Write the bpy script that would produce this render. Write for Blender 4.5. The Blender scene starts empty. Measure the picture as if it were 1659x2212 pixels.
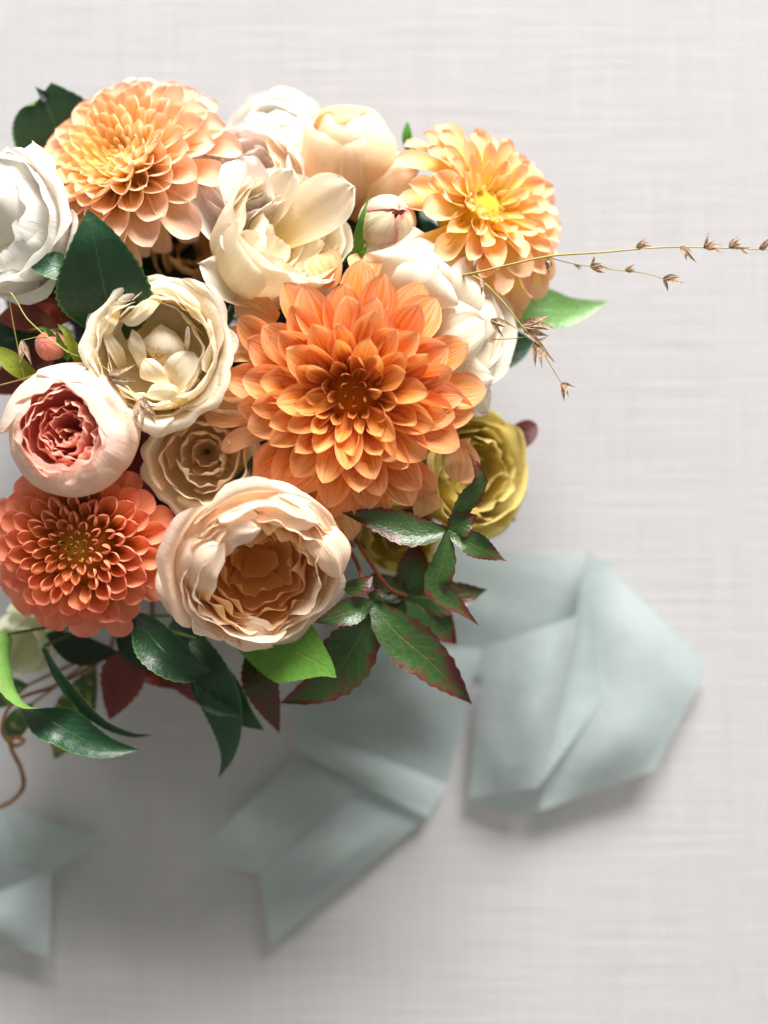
import bpy, math, random
import numpy as np
from mathutils import Vector, Matrix, noise

SC = bpy.context.scene
COL = SC.collection
rnd = random.Random(7)

# ------------------------------------------------------------------ camera
CAM_H = 0.92                      # lens height above the table (m)
FPX = 80.0 / 41.5 * 1659.0        # focal length in units of the 1659-wide sketch
cam_d = bpy.data.cameras.new('camera')
cam = bpy.data.objects.new('camera', cam_d)
COL.objects.link(cam)
cam.location = (0, 0, CAM_H)
cam.rotation_euler = (0, 0, 0)
cam_d.sensor_fit = 'HORIZONTAL'
cam_d.sensor_width = 41.5
cam_d.lens = 80.0
cam_d.clip_start = 0.01
cam_d.clip_end = 20
cam_d.dof.use_dof = True
cam_d.dof.focus_distance = CAM_H - 0.155
cam_d.dof.aperture_fstop = 2.8
SC.camera = cam

# ------------------------------------------------------------------ light
world = bpy.data.worlds.new('World')
SC.world = world
world.use_nodes = True
bg = world.node_tree.nodes['Background']
bg.inputs[0].default_value = (1.0, 0.975, 0.87, 1)
bg.inputs[1].default_value = 0.21
ld = bpy.data.lights.new('window_light', 'AREA')
ld.shape = 'RECTANGLE'
ld.size = 4.4
ld.size_y = 2.4
ld.energy = 800.0
ld.color = (1.0, 0.968, 0.935)
lo = bpy.data.objects.new('window_light', ld)
COL.objects.link(lo)
lo.location = (1.25, 5.80, 3.15)
lo.rotation_euler = (Vector((0.02, 0.0, 0.08)) - Vector(lo.location)).to_track_quat('-Z', 'Y').to_euler()
SC.view_settings.view_transform = 'Standard'
SC.view_settings.look = 'None'
SC.view_settings.gamma = 1.0
SC.view_settings.exposure = 1.02
SC.render.engine = 'CYCLES'

# ------------------------------------------------------------------ helpers
def at(x, y, z):
    k = (CAM_H - z) / FPX
    return Vector(((x - 829.5) * k, -(y - 1106.0) * k, z))

def px(n, z):
    return n * (CAM_H - z) / FPX

def lin(c):
    return tuple((v / 255.0 / 12.92 if v / 255.0 <= 0.04045 else ((v / 255.0 + 0.055) / 1.055) ** 2.4) for v in c[:3]) + (1.0,)

def tag(o, label, cat, group=None):
    o['label'] = label
    o['category'] = cat
    if group:
        o['group'] = group
    return o

def empty(name, loc, label=None, cat=None, group=None, rot=None):
    o = bpy.data.objects.new(name, None)
    o.empty_display_size = 0.01
    COL.objects.link(o)
    o.location = loc
    if rot is not None:
        o.rotation_mode = 'QUATERNION'
        o.rotation_quaternion = rot
    if label:
        tag(o, label, cat, group)
    return o

def mesh_from(name, V, F, UV=None, mat=None, smooth=True):
    me = bpy.data.meshes.new(name)
    me.from_pydata([tuple(v) for v in V], [], [tuple(f) for f in F])
    if UV is not None:
        uvl = me.uv_layers.new(name='UVMap')
        li = np.empty(len(me.loops), dtype=np.int32)
        me.loops.foreach_get('vertex_index', li)
        uvl.data.foreach_set('uv', np.asarray(UV, dtype=np.float32)[li].ravel())
    if smooth:
        me.polygons.foreach_set('use_smooth', [True] * len(me.polygons))
    if mat:
        me.materials.append(mat)
    me.update()
    return me

def add(name, me, parent=None, color=None):
    o = bpy.data.objects.new(name, me)
    COL.objects.link(o)
    if parent:
        o.parent = parent
    if color:
        o.color = (color[0], color[1], color[2], 1)
    return o

def grid_faces(nu, nv, off=0):
    F = []
    for j in range(nv - 1):
        for i in range(nu - 1):
            a = off + j * nu + i
            F.append((a, a + 1, a + nu + 1, a + nu))
    return F

def catmull(pts, n):
    P = [np.array(p, float) for p in pts]
    if len(P) == 2:
        return np.array([P[0] + (P[1] - P[0]) * t for t in np.linspace(0, 1, n)])
    P = [2 * P[0] - P[1]] + P + [2 * P[-1] - P[-2]]
    m = len(P) - 3
    out = []
    for t in np.linspace(0, m, n):
        k = min(int(t), m - 1)
        s = t - k
        a, b, c, d = P[k], P[k + 1], P[k + 2], P[k + 3]
        out.append(0.5 * ((2 * b) + (c - a) * s + (2 * a - 5 * b + 4 * c - d) * s * s + (3 * b - a - 3 * c + d) * s ** 3))
    return np.array(out)

def arclen(P, n):
    d = np.concatenate([[0], np.cumsum(np.linalg.norm(np.diff(P, axis=0), axis=1))])
    t = np.linspace(0, d[-1], n)
    return np.stack([np.interp(t, d, P[:, k]) for k in range(3)], 1)

def outline(v, b0=0.3, vm=0.55, p=1.0, q=2.0, r=0.5):
    v = np.asarray(v, float)
    lo_ = b0 + (1 - b0) * np.sin(np.pi / 2 * np.clip(v / vm, 0, 1)) ** p
    hi_ = np.clip(1 - np.clip((v - vm) / (1 - vm), 0, 1) ** q, 0, 1) ** r
    return np.where(v < vm, lo_, hi_)

def unit(a):
    return a / np.maximum(np.linalg.norm(a, axis=-1, keepdims=True), 1e-9)

def sheet(P, hint, W, TH, nu=9, ruffle=0.0, rfreq=9.0, seed=0.0, serr=0.0, roll=None, pleat=0.0, edge=0.0, lip=0.0):
    """A thin blade: spine P, facing 'hint', half width W, cross-section half angle TH."""
    n = len(P)
    T = unit(np.gradient(P, axis=0))
    H = np.broadcast_to(np.asarray(hint, float), P.shape)
    N = unit(H - T * np.sum(H * T, axis=1, keepdims=True))
    S = np.cross(T, N)
    if roll is not None:
        c, s = np.cos(roll)[:, None], np.sin(roll)[:, None]
        N, S = N * c + S * s, S * c - N * s
    U = np.linspace(-1, 1, nu)
    V, UV = [], []
    for j in range(n):
        v = j / (n - 1)
        th = TH[j]
        th = th if abs(th) > 1e-3 else 1e-3
        for u in U:
            w = W[j]
            if serr and abs(u) > 0.99 and 0 < j < n - 1:
                w = w * (1 + serr * (1 if j % 2 else -0.6))
            if edge:
                w = w * (1 + edge * noise.noise(Vector((v * 5.0, (3.0 if u > 0 else -3.0), seed * 1.7))))
            rho = w / th
            lat = rho * math.sin(u * th)
            up = rho * (1 - math.cos(u * th))
            rf = ruffle * u * u * math.sin(rfreq * v + seed + (1.7 if u > 0 else 0)) if ruffle else 0
            if pleat:
                rf += pleat * v ** 1.4 * (math.sin(4.3 * u + 1.3 * seed) + 0.6 * math.sin(9.1 * u + 2.1 * seed + 2.0 * v))
            if lip:
                rf -= lip * max(0.0, (abs(u) * 0.5 + v * 0.75 - 0.85)) ** 2 * 8
            tl = edge * 0.6 * W.max() * v ** 6 * (math.sin(3.1 * u + seed) + 0.4 * math.sin(8.0 * u + 2 * seed)) if edge else 0.0
            V.append(P[j] + S[j] * lat + N[j] * (up + rf) + T[j] * tl)
            UV.append(((u + 1) / 2, v))
    return V, grid_faces(nu, n), UV

def tube(P, R, sides=7):
    n = len(P)
    P = np.asarray(P, float)
    R = np.broadcast_to(np.asarray(R, float), (n,))
    T = unit(np.gradient(P, axis=0))
    ref = np.array([0.3, 0.9, 0.3])
    A = unit(np.cross(T, ref))
    B = np.cross(T, A)
    V, UV = [], []
    for j in range(n):
        for i in range(sides):
            a = 2 * math.pi * i / sides
            V.append(P[j] + (A[j] * math.cos(a) + B[j] * math.sin(a)) * R[j])
            UV.append((i / sides, j / (n - 1)))
    F = []
    for j in range(n - 1):
        for i in range(sides):
            a, b = j * sides + i, j * sides + (i + 1) % sides
            F.append((a, b, b + sides, a + sides))
    F.append(tuple(range(sides - 1, -1, -1)))
    F.append(tuple(range((n - 1) * sides, n * sides)))
    return V, F, UV

# ------------------------------------------------------------------ materials
class NT:
    def __init__(self, name):
        self.m = bpy.data.materials.new(name)
        self.m.use_nodes = True
        self.t = self.m.node_tree
        self.t.nodes.clear()
        self.out = self.n('ShaderNodeOutputMaterial')
    def n(self, typ, **kw):
        nd = self.t.nodes.new(typ)
        for k, v in kw.items():
            setattr(nd, k, v)
        return nd
    def put(self, sock, val):
        if isinstance(val, bpy.types.NodeSocket):
            self.t.links.new(val, sock)
        elif val is not None:
            sock.default_value = val
    def math(self, op, a, b=None, clamp=False):
        nd = self.n('ShaderNodeMath', operation=op)
        nd.use_clamp = clamp
        self.put(nd.inputs[0], a)
        if b is not None:
            self.put(nd.inputs[1], b)
        return nd.outputs[0]
    def mix(self, fac, a, b, blend='MIX'):
        nd = self.n('ShaderNodeMix', data_type='RGBA', blend_type=blend)
        self.put(nd.inputs[0], fac)
        self.put(nd.inputs[6], a)
        self.put(nd.inputs[7], b)
        return nd.outputs[2]
    def ramp(self, fac, stops):
        nd = self.n('ShaderNodeValToRGB')
        e = nd.color_ramp.elements
        while len(e) < len(stops):
            e.new(0.5)
        for k, (p, c) in enumerate(stops):
            e[k].position = p
            e[k].color = c
        self.put(nd.inputs[0], fac)
        return nd.outputs[0]
    def noise(self, vec, scale, detail=2.0, rough=0.5):
        nd = self.n('ShaderNodeTexNoise')
        nd.inputs['Scale'].default_value = scale
        nd.inputs['Detail'].default_value = detail
        nd.inputs['Roughness'].default_value = rough
        if vec is not None:
            self.put(nd.inputs['Vector'], vec)
        return nd.outputs[0]
    def mapping(self, vec, scale, loc=None):
        nd = self.n('ShaderNodeMapping')
        nd.inputs['Scale'].default_value = scale
        self.put(nd.inputs['Vector'], vec)
        if loc is not None:
            self.put(nd.inputs['Location'], loc)
        return nd.outputs[0]

def petal_mat(name, stops, edge=None, edge_amt=0.0, vein=0.25, vein_n=10.0, trans=0.3, brown=0.0, rough=0.55, mottle=0.25, bump=0.25, wrinkle=0.0):
    k = NT(name)
    tc = k.n('ShaderNodeTexCoord')
    oi = k.n('ShaderNodeObjectInfo')
    sx = k.n('ShaderNodeSeparateXYZ')
    k.put(sx.inputs[0], tc.outputs['UV'])
    u, v = sx.outputs[0], sx.outputs[1]
    offs = k.n('ShaderNodeCombineXYZ')
    k.put(offs.inputs[0], k.math('MULTIPLY', oi.outputs['Random'], 37.0))
    k.put(offs.inputs[1], k.math('MULTIPLY', oi.outputs['Random'], 71.0))
    uvo = k.n('ShaderNodeVectorMath', operation='ADD')
    k.put(uvo.inputs[0], tc.outputs['UV'])
    k.put(uvo.inputs[1], offs.outputs[0])
    wob = k.noise(uvo.outputs[0], 3.0, 2.0)
    vv = k.math('ADD', v, k.math('MULTIPLY', k.math('SUBTRACT', wob, 0.5), mottle), clamp=True)
    c = k.ramp(vv, [(p, lin(cc)) for p, cc in stops])
    a = k.math('ABSOLUTE', k.math('SUBTRACT', k.math('MULTIPLY', u, 2.0), 1.0))
    if edge:
        ef = k.math('MULTIPLY', k.math('POWER', a, 2.5), edge_amt, clamp=True)
        c = k.mix(ef, c, lin(edge))
    veins = k.noise(k.mapping(uvo.outputs[0], (vein_n, 0.8, 1.0)), 2.0, 3.0, 0.6)
    vf = k.math('MULTIPLY', k.math('SUBTRACT', veins, 0.5), vein)
    c2 = k.n('ShaderNodeHueSaturation')
    k.put(c2.inputs['Color'], c)
    k.put(c2.inputs['Value'], k.math('ADD', 1.0, k.math('ADD', vf, k.math('MULTIPLY', k.math('SUBTRACT', oi.outputs['Random'], 0.5), 0.10))))
    k.put(c2.inputs['Saturation'], k.math('SUBTRACT', 1.0, vf))
    c = k.mix(1.0, c2.outputs[0], oi.outputs['Color'], 'MULTIPLY')
    if brown:
        bn = k.noise(uvo.outputs[0], 7.0, 4.0, 0.7)
        near = k.math('MAXIMUM', k.math('POWER', v, 9.0), k.math('MULTIPLY', k.math('POWER', a, 12.0), k.math('POWER', v, 2.0)))
        bf = k.math('MULTIPLY', k.math('SUBTRACT', k.math('ADD', k.math('MULTIPLY', near, 0.28), bn), 0.74), 9.0, clamp=True)
        c = k.mix(k.math('MULTIPLY', bf, brown, clamp=True), c, lin((150, 96, 52)))
        sp = k.noise(uvo.outputs[0], 38.0, 1.0)
        sf = k.math('MULTIPLY', k.math('SUBTRACT', sp, 0.70), 6.0, clamp=True)
        c = k.mix(k.math('MULTIPLY', sf, 0.5 * brown, clamp=True), c, lin((170, 110, 60)))
    b = k.n('ShaderNodeBump')
    b.inputs['Strength'].default_value = bump
    b.inputs['Distance'].default_value = 0.0012
    hgt = veins
    if wrinkle:
        wr = k.noise(k.mapping(uvo.outputs[0], (3.5, 1.6, 1.0)), 2.2, 3.0, 0.5)
        hgt = k.math('ADD', k.math('MULTIPLY', veins, 0.5), k.math('MULTIPLY', wr, wrinkle))
    k.put(b.inputs['Height'], hgt)
    p = k.n('ShaderNodeBsdfPrincipled')
    k.put(p.inputs['Base Color'], c)
    p.inputs['Roughness'].default_value = rough + 0.12
    p.inputs['Specular IOR Level'].default_value = 0.18
    p.inputs['Sheen Weight'].default_value = 0.10
    k.put(p.inputs['Normal'], b.outputs[0])
    tr = k.n('ShaderNodeBsdfTranslucent')
    g = k.n('ShaderNodeGamma')
    k.put(g.inputs[0], c)
    g.inputs[1].default_value = 1.12
    k.put(tr.inputs[0], g.outputs[0])
    ms = k.n('ShaderNodeMixShader')
    ms.inputs[0].default_value = trans
    k.put(ms.inputs[1], p.outputs[0])
    k.put(ms.inputs[2], tr.outputs[0])
    k.put(k.out.inputs[0], ms.outputs[0])
    return k.m

def leaf_mat(name, top, under, rib, tip=None, tip_amt=0.0, rough=0.3, rim=None, trans=0.14, side_veins=13.0, blotch=None, blotch_amt=0.0, spec=0.5, vein_amt=0.10):
    k = NT(name)
    tc = k.n('ShaderNodeTexCoord')
    oi = k.n('ShaderNodeObjectInfo')
    geo = k.n('ShaderNodeNewGeometry')
    sx = k.n('ShaderNodeSeparateXYZ')
    k.put(sx.inputs[0], tc.outputs['UV'])
    u, v = sx.outputs[0], sx.outputs[1]
    a = k.math('ABSOLUTE', k.math('SUBTRACT', k.math('MULTIPLY', u, 2.0), 1.0))
    n1 = k.noise(tc.outputs['Object'], 90.0, 3.0)
    n2 = k.noise(tc.outputs['Object'], 420.0, 2.0)
    c = k.mix(geo.outputs['Backfacing'], lin(top), lin(under))
    hs = k.n('ShaderNodeHueSaturation')
    k.put(hs.inputs['Color'], c)
    k.put(hs.inputs['Value'], k.math('ADD', 0.55, k.math('ADD', k.math('MULTIPLY', n1, 0.6), k.math('MULTIPLY', n2, 0.3))))
    k.put(hs.inputs['Hue'], k.math('ADD', 0.485, k.math('MULTIPLY', n1, 0.03)))
    c = hs.outputs[0]
    if tip:
        tf = k.math('ADD', k.math('POWER', v, 2.2), k.math('MULTIPLY', k.math('POWER', a, 3.0), 0.75))
        tf = k.math('MULTIPLY', k.math('ADD', k.math('SUBTRACT', tf, 0.34), k.math('MULTIPLY', k.math('SUBTRACT', n1, 0.5), 2.2)), 1.3 * tip_amt, clamp=True)
        c = k.mix(tf, c, lin(tip))
    if blotch:
        bf = k.math('MULTIPLY', k.math('SUBTRACT', k.noise(tc.outputs['Object'], 150.0, 3.0), 0.5), 5.0 * blotch_amt, clamp=True)
        c = k.mix(bf, c, lin(blotch))
    w = k.math('FRACT', k.math('MULTIPLY', k.math('SUBTRACT', v, k.math('MULTIPLY', a, 0.22)), side_veins))
    sv = k.math('MULTIPLY', k.math('SUBTRACT', 1.0, k.math('MULTIPLY', k.math('ABSOLUTE', k.math('SUBTRACT', w, 0.5)), 9.0), clamp=True), vein_amt)
    c = k.mix(sv, c, lin(rib))
    mr = k.math('MULTIPLY', k.math('SUBTRACT', 1.0, k.math('MULTIPLY', a, 30.0), clamp=True), 0.55)
    c = k.mix(mr, c, lin(rib))
    if rim:
        c = k.mix(k.math('MULTIPLY', k.math('GREATER_THAN', a, 0.95), 0.4), c, lin(rim))
    c = k.mix(1.0, c, oi.outputs['Color'], 'MULTIPLY')
    b = k.n('ShaderNodeBump')
    b.inputs['Strength'].default_value = 0.55
    b.inputs['Distance'].default_value = 0.0012
    hh = k.math('SUBTRACT', k.noise(tc.outputs['Object'], 210.0, 4.0, 0.6), k.math('ADD', sv, mr))
    k.put(b.inputs['Height'], hh)
    p = k.n('ShaderNodeBsdfPrincipled')
    k.put(p.inputs['Base Color'], c)
    k.put(p.inputs['Roughness'], k.math('ADD', k.math('ADD', rough - 0.08, k.math('MULTIPLY', k.noise(tc.outputs['Object'], 120.0, 4.0, 0.7), 0.26)), k.math('MULTIPLY', geo.outputs['Backfacing'], 0.3)))
    p.inputs['Specular IOR Level'].default_value = spec
    k.put(p.inputs['Normal'], b.outputs[0])
    tr = k.n('ShaderNodeBsdfTranslucent')
    k.put(tr.inputs[0], c)
    ms = k.n('ShaderNodeMixShader')
    ms.inputs[0].default_value = trans
    k.put(ms.inputs[1], p.outputs[0])
    k.put(ms.inputs[2], tr.outputs[0])
    k.put(k.out.inputs[0], ms.outputs[0])
    return k.m

def plain_mat(name, c1, c2, scale=120.0, rough=0.6, trans=0.0):
    k = NT(name)
    tc = k.n('ShaderNodeTexCoord')
    f = k.noise(tc.outputs['Object'], scale, 3.0)
    c = k.ramp(f, [(0.3, lin(c1)), (0.7, lin(c2))])
    p = k.n('ShaderNodeBsdfPrincipled')
    k.put(p.inputs['Base Color'], c)
    p.inputs['Roughness'].default_value = rough
    p.inputs['Specular IOR Level'].default_value = 0.3
    if trans:
        tr = k.n('ShaderNodeBsdfTranslucent')
        k.put(tr.inputs[0], c)
        ms = k.n('ShaderNodeMixShader')
        ms.inputs[0].default_value = trans
        k.put(ms.inputs[1], p.outputs[0])
        k.put(ms.inputs[2], tr.outputs[0])
        k.put(k.out.inputs[0], ms.outputs[0])
    else:
        k.put(k.out.inputs[0], p.outputs[0])
    return k.m

def linen_mat():
    k = NT('linen')
    tc = k.n('ShaderNodeTexCoord')
    o = tc.outputs['Object']
    hx = k.noise(k.mapping(o, (14, 900, 1)), 1.0, 4.0, 0.65)
    vx = k.noise(k.mapping(o, (900, 14, 1)), 1.0, 4.0, 0.65)
    hs = k.noise(k.mapping(o, (9, 420, 1)), 1.0, 3.0, 0.6)
    vs = k.noise(k.mapping(o, (420, 9, 1)), 1.0, 3.0, 0.6)
    wx = k.n('ShaderNodeTexWave', wave_type='BANDS', bands_direction='X')
    wx.inputs['Scale'].default_value = 260.0
    wx.inputs['Distortion'].default_value = 0.6
    k.put(wx.inputs['Vector'], o)
    wy = k.n('ShaderNodeTexWave', wave_type='BANDS', bands_direction='Y')
    wy.inputs['Scale'].default_value = 260.0
    wy.inputs['Distortion'].default_value = 0.6
    k.put(wy.inputs['Vector'], o)
    h = k.math('ADD', k.math('MULTIPLY', k.math('ADD', hx, vx), 0.6), k.math('ADD', k.math('MULTIPLY', hs, 0.95), k.math('MULTIPLY', vs, 0.55)))
    h2 = k.math('ADD', h, k.math('MULTIPLY', k.math('ADD', wx.outputs[1], wy.outputs[1]), 0.15))
    c = k.ramp(k.math('SUBTRACT', h, 0.8), [(0.15, lin((161, 160, 163))), (0.5, lin((170, 169, 172))), (0.85, lin((179, 178, 181)))])
    b = k.n('ShaderNodeBump')
    b.inputs['Strength'].default_value = 0.5
    b.inputs['Distance'].default_value = 0.0012
    k.put(b.inputs['Height'], h2)
    p = k.n('ShaderNodeBsdfPrincipled')
    k.put(p.inputs['Base Color'], c)
    p.inputs['Roughness'].default_value = 0.85
    p.inputs['Specular IOR Level'].default_value = 0.15
    k.put(p.inputs['Normal'], b.outputs[0])
    k.put(k.out.inputs[0], p.outputs[0])
    return k.m

def ribbon_mat():
    k = NT('sage_silk')
    tc = k.n('ShaderNodeTexCoord')
    o = tc.outputs['Object']
    f = k.noise(o, 25.0, 3.0)
    c = k.ramp(f, [(0.3, lin((168, 182, 181))), (0.7, lin((184, 196, 196)))])
    b = k.n('ShaderNodeBump')
    b.inputs['Strength'].default_value = 0.35
    b.inputs['Distance'].default_value = 0.002
    k.put(b.inputs['Height'], k.math('ADD', k.noise(o, 60.0, 3.0), k.math('MULTIPLY', k.noise(k.mapping(o, (160, 45, 60)), 1.0, 3.0), 0.7)))
    p = k.n('ShaderNodeBsdfPrincipled')
    k.put(p.inputs['Base Color'], c)
    p.inputs['Roughness'].default_value = 0.5
    p.inputs['Sheen Weight'].default_value = 0.3
    p.inputs['Specular IOR Level'].default_value = 0.3
    k.put(p.inputs['Normal'], b.outputs[0])
    tr = k.n('ShaderNodeBsdfTranslucent')
    k.put(tr.inputs[0], c)
    ms = k.n('ShaderNodeMixShader')
    ms.inputs[0].default_value = 0.40
    k.put(ms.inputs[1], p.outputs[0])
    k.put(ms.inputs[2], tr.outputs[0])
    tp = k.n('ShaderNodeBsdfTransparent')
    m2 = k.n('ShaderNodeMixShader')
    m2.inputs[0].default_value = 0.16
    k.put(m2.inputs[1], ms.outputs[0])
    k.put(m2.inputs[2], tp.outputs[0])
    k.put(k.out.inputs[0], m2.outputs[0])
    return k.m

M = {}
M['linen'] = linen_mat()
M['ribbon'] = ribbon_mat()
M['d1'] = petal_mat('orange_dahlia_petal', [(0.0, (208, 104, 20)), (0.35, (232, 140, 50)), (0.7, (241, 162, 86)), (1.0, (245, 184, 126))], edge=(244, 176, 124), edge_amt=0.5, vein=0.75, vein_n=7, trans=0.38, brown=0.22, bump=.45)
M['d1old'] = petal_mat('faded_dahlia_petal', [(0.0, (222, 150, 84)), (0.5, (230, 178, 124)), (1.0, (234, 192, 148))], edge=(226, 178, 138), edge_amt=0.5, vein=0.7, vein_n=8, trans=0.3, brown=0.9)
M['d2'] = petal_mat('coral_dahlia_petal', [(0.0, (214, 150, 50)), (0.45, (234, 158, 82)), (0.75, (239, 154, 108)), (1.0, (235, 132, 116))], edge=(242, 166, 138), edge_amt=0.9, vein=0.22, vein_n=7, trans=0.30)
M['d2core'] = petal_mat('coral_dahlia_core', [(0.0, (120, 120, 20)), (0.6, (200, 160, 50)), (1.0, (220, 160, 76))], vein=0.2, trans=0.2)
M['d3'] = petal_mat('peach_dahlia_petal', [(0.0, (250, 210, 84)), (0.4, (250, 214, 146)), (0.75, (248, 208, 172)), (1.0, (246, 202, 178))], edge=(249, 222, 196), edge_amt=0.8, vein=0.22, vein_n=7, trans=0.38, brown=0.1)
M['d4'] = petal_mat('apricot_dahlia_petal', [(0.0, (250, 220, 60)), (0.45, (251, 220, 118)), (0.72, (249, 206, 156)), (1.0, (247, 197, 166))], edge=(248, 208, 170), edge_amt=0.7, vein=0.28, vein_n=7, trans=0.38, brown=0.1)
def rosem(name, stops, **kw):
    d = dict(vein=0.14, vein_n=16, trans=0.44, bump=0.55, wrinkle=1.0)
    d.update(kw)
    return petal_mat(name, stops, **d)
M['cream'] = rosem('cream_rose_petal', [(0.0, (242, 218, 146)), (0.4, (246, 233, 204)), (1.0, (246, 238, 222))], brown=0.4)
M['white'] = rosem('white_rose_petal', [(0.0, (234, 229, 202)), (0.4, (239, 235, 226)), (1.0, (240, 237, 232))], brown=0.2)
M['blush'] = rosem('blush_rose_petal', [(0.0, (242, 226, 200)), (0.5, (245, 234, 226)), (1.0, (245, 233, 229))], brown=0.35)
M['pinkout'] = rosem('pale_pink_rose_petal', [(0.0, (246, 214, 170)), (0.5, (250, 228, 206)), (1.0, (249, 224, 212))], brown=0.1)
M['pinkin'] = rosem('coral_rose_petal', [(0.0, (246, 150, 122)), (0.6, (249, 176, 156)), (0.9, (250, 200, 182)), (1.0, (250, 214, 198))], vein=0.15)
M['peachout'] = rosem('peach_rose_outer_petal', [(0.0, (246, 200, 140)), (0.45, (250, 224, 194)), (1.0, (250, 230, 212))], brown=0.15)
M['peachin'] = rosem('peach_rose_inner_petal', [(0.0, (242, 164, 66)), (0.5, (249, 192, 112)), (1.0, (250, 217, 172))], brown=0.1)
M['apricot'] = rosem('apricot_rose_petal', [(0.0, (220, 172, 98)), (0.5, (247, 216, 172)), (1.0, (250, 229, 204))], brown=0.25)
M['tan'] = rosem('tan_rose_petal', [(0.0, (244, 210, 160)), (0.5, (248, 226, 190)), (1.0, (249, 232, 206))], brown=0.3)
M['yellow'] = rosem('yellow_rose_petal', [(0.0, (176, 150, 60)), (0.5, (212, 192, 104)), (1.0, (228, 212, 140))], brown=0.45, vein=.15)
M['budpet'] = petal_mat('bud_petal', [(0.0, (206, 70, 96)), (0.28, (230, 200, 160)), (0.5, (238, 226, 190)), (0.85, (232, 214, 176)), (1.0, (196, 96, 112))], edge=(190, 56, 92), edge_amt=.75, vein=0.5, vein_n=5, trans=0.2, brown=1.0, mottle=0.75, bump=.6, wrinkle=1.2)
M['budpink'] = petal_mat('pink_bud_petal', [(0.0, (226, 200, 130)), (0.5, (236, 160, 128)), (1.0, (232, 128, 124))], vein=0.2, trans=0.2)
M['camellia'] = leaf_mat('camellia_leaf', (20, 60, 32), (98, 138, 58), (70, 112, 54), vein_amt=0.07, rough=0.36, rim=(96, 150, 60), spec=0.5)
M['camdark'] = leaf_mat('dark_camellia_leaf', (12, 40, 24), (44, 74, 38), (40, 70, 38), rough=0.4, spec=0.35)  # darker camellia copy; on filler leaves it paints shade between the blooms
M['lightleaf'] = leaf_mat('light_green_leaf', (92, 138, 52), (120, 158, 80), (118, 160, 74), rough=0.45, spec=0.3, trans=0.25)
M['paleleaf'] = leaf_mat('pale_green_leaf', (112, 158, 90), (140, 170, 110), (150, 180, 120), rough=0.22, spec=0.7, trans=0.25)
M['olive'] = leaf_mat('yellow_green_leaf', (132, 144, 44), (150, 156, 70), (170, 176, 90), rough=0.5, spec=0.3, trans=0.3)
M['mottled'] = leaf_mat('mottled_leaf', (52, 78, 36), (120, 128, 66), (120, 128, 70), rough=0.5, blotch=(176, 164, 76), blotch_amt=0.9)
M['gum'] = leaf_mat('sweetgum_leaf', (44, 76, 32), (98, 116, 58), (150, 118, 66), tip=(84, 22, 26), tip_amt=1.25, rough=0.30, side_veins=9, vein_amt=.08)
M['gumred'] = leaf_mat('red_leaf', (98, 26, 28), (128, 50, 50), (150, 80, 60), tip=(120, 34, 34), tip_amt=0.6, rough=0.4, rim=(110, 30, 30), side_veins=9, trans=0.22)
M['maroon'] = leaf_mat('maroon_leaf', (58, 20, 20), (92, 40, 36), (110, 60, 50), tip=(86, 20, 20), tip_amt=0.6, rough=0.4, side_veins=9)
M['rust'] = leaf_mat('rusty_leaf', (112, 48, 32), (140, 76, 52), (150, 90, 60), tip=(150, 70, 40), tip_amt=0.5, rough=0.55, side_veins=9)
M['stem'] = plain_mat('green_stem', (58, 84, 34), (84, 108, 48))
M['redstem'] = plain_mat('red_stem', (122, 60, 36), (150, 84, 50))
M['brown'] = plain_mat('brown_vine', (96, 62, 34), (138, 96, 58))
M['straw'] = plain_mat('straw', (150, 140, 70), (178, 160, 96))
M['husk'] = plain_mat('dry_husk', (134, 106, 82), (204, 180, 154), scale=700.0, rough=0.7, trans=0.4)
M['stamen'] = plain_mat('stamen', (176, 116, 24), (214, 160, 50), scale=500.0)

# ------------------------------------------------------------------ setting
def table():
    s = 1.4
    V = [(-s, -s, 0), (s, -s, 0), (s, s, 0), (-s, s, 0), (-s, -s, -0.03), (s, -s, -0.03), (s, s, -0.03), (-s, s, -0.03)]
    F = [(0, 1, 2, 3), (7, 6, 5, 4), (0, 4, 5, 1), (1, 5, 6, 2), (2, 6, 7, 3), (3, 7, 4, 0)]
    o = add('tabletop', mesh_from('tabletop', V, F, None, M['linen'], smooth=False))
    o['kind'] = 'structure'
    o['label'] = 'pale linen cloth surface under the bouquet'
table()

BIND = at(400, 900, 0.0)
_stem_i = [0]
def stem_foot():
    i = _stem_i[0]
    _stem_i[0] += 1
    r = 0.0042 * math.sqrt(i + 0.5)
    a = i * 2.39996
    return Vector((BIND.x + r * math.cos(a), BIND.y + r * math.sin(a), 0.0005)), Vector((BIND.x + 0.6 * r * math.cos(a + 0.6), BIND.y + 0.6 * r * math.sin(a + 0.6), 0.035))

def add_stem(root, start, axis=None, rad=0.0016, mat='stem', name='stem'):
    """Stem from 'start' (world) down into the bundle and onto the table."""
    f, w = stem_foot()
    start = Vector(start)
    d = Vector(axis) if axis is not None else Vector((0, 0, 1))
    pts = [start, start - d * 0.015, start.lerp(w, 0.6), w, f]
    P = catmull(pts, 16)
    P[:, 2] = np.maximum(P[:, 2], 0.0005)
    inv = (Matrix.Translation(root.location) @ root.rotation_quaternion.to_matrix().to_4x4()).inverted() if root.rotation_mode == 'QUATERNION' else Matrix.Translation(-Vector(root.location))
    P = [inv @ Vector(p) for p in P]
    V, F, UV = tube([tuple(p) for p in P], rad, 6)
    return add(name, mesh_from(name, V, F, UV, M[mat]), root)

def axis_quat(tx, ty, spin=0.0):
    a = Vector((tx, ty, 1)).normalized()
    q = Vector((0, 0, 1)).rotation_difference(a)
    return a, q @ Matrix.Rotation(spin, 3, 'Z').to_quaternion()

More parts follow.
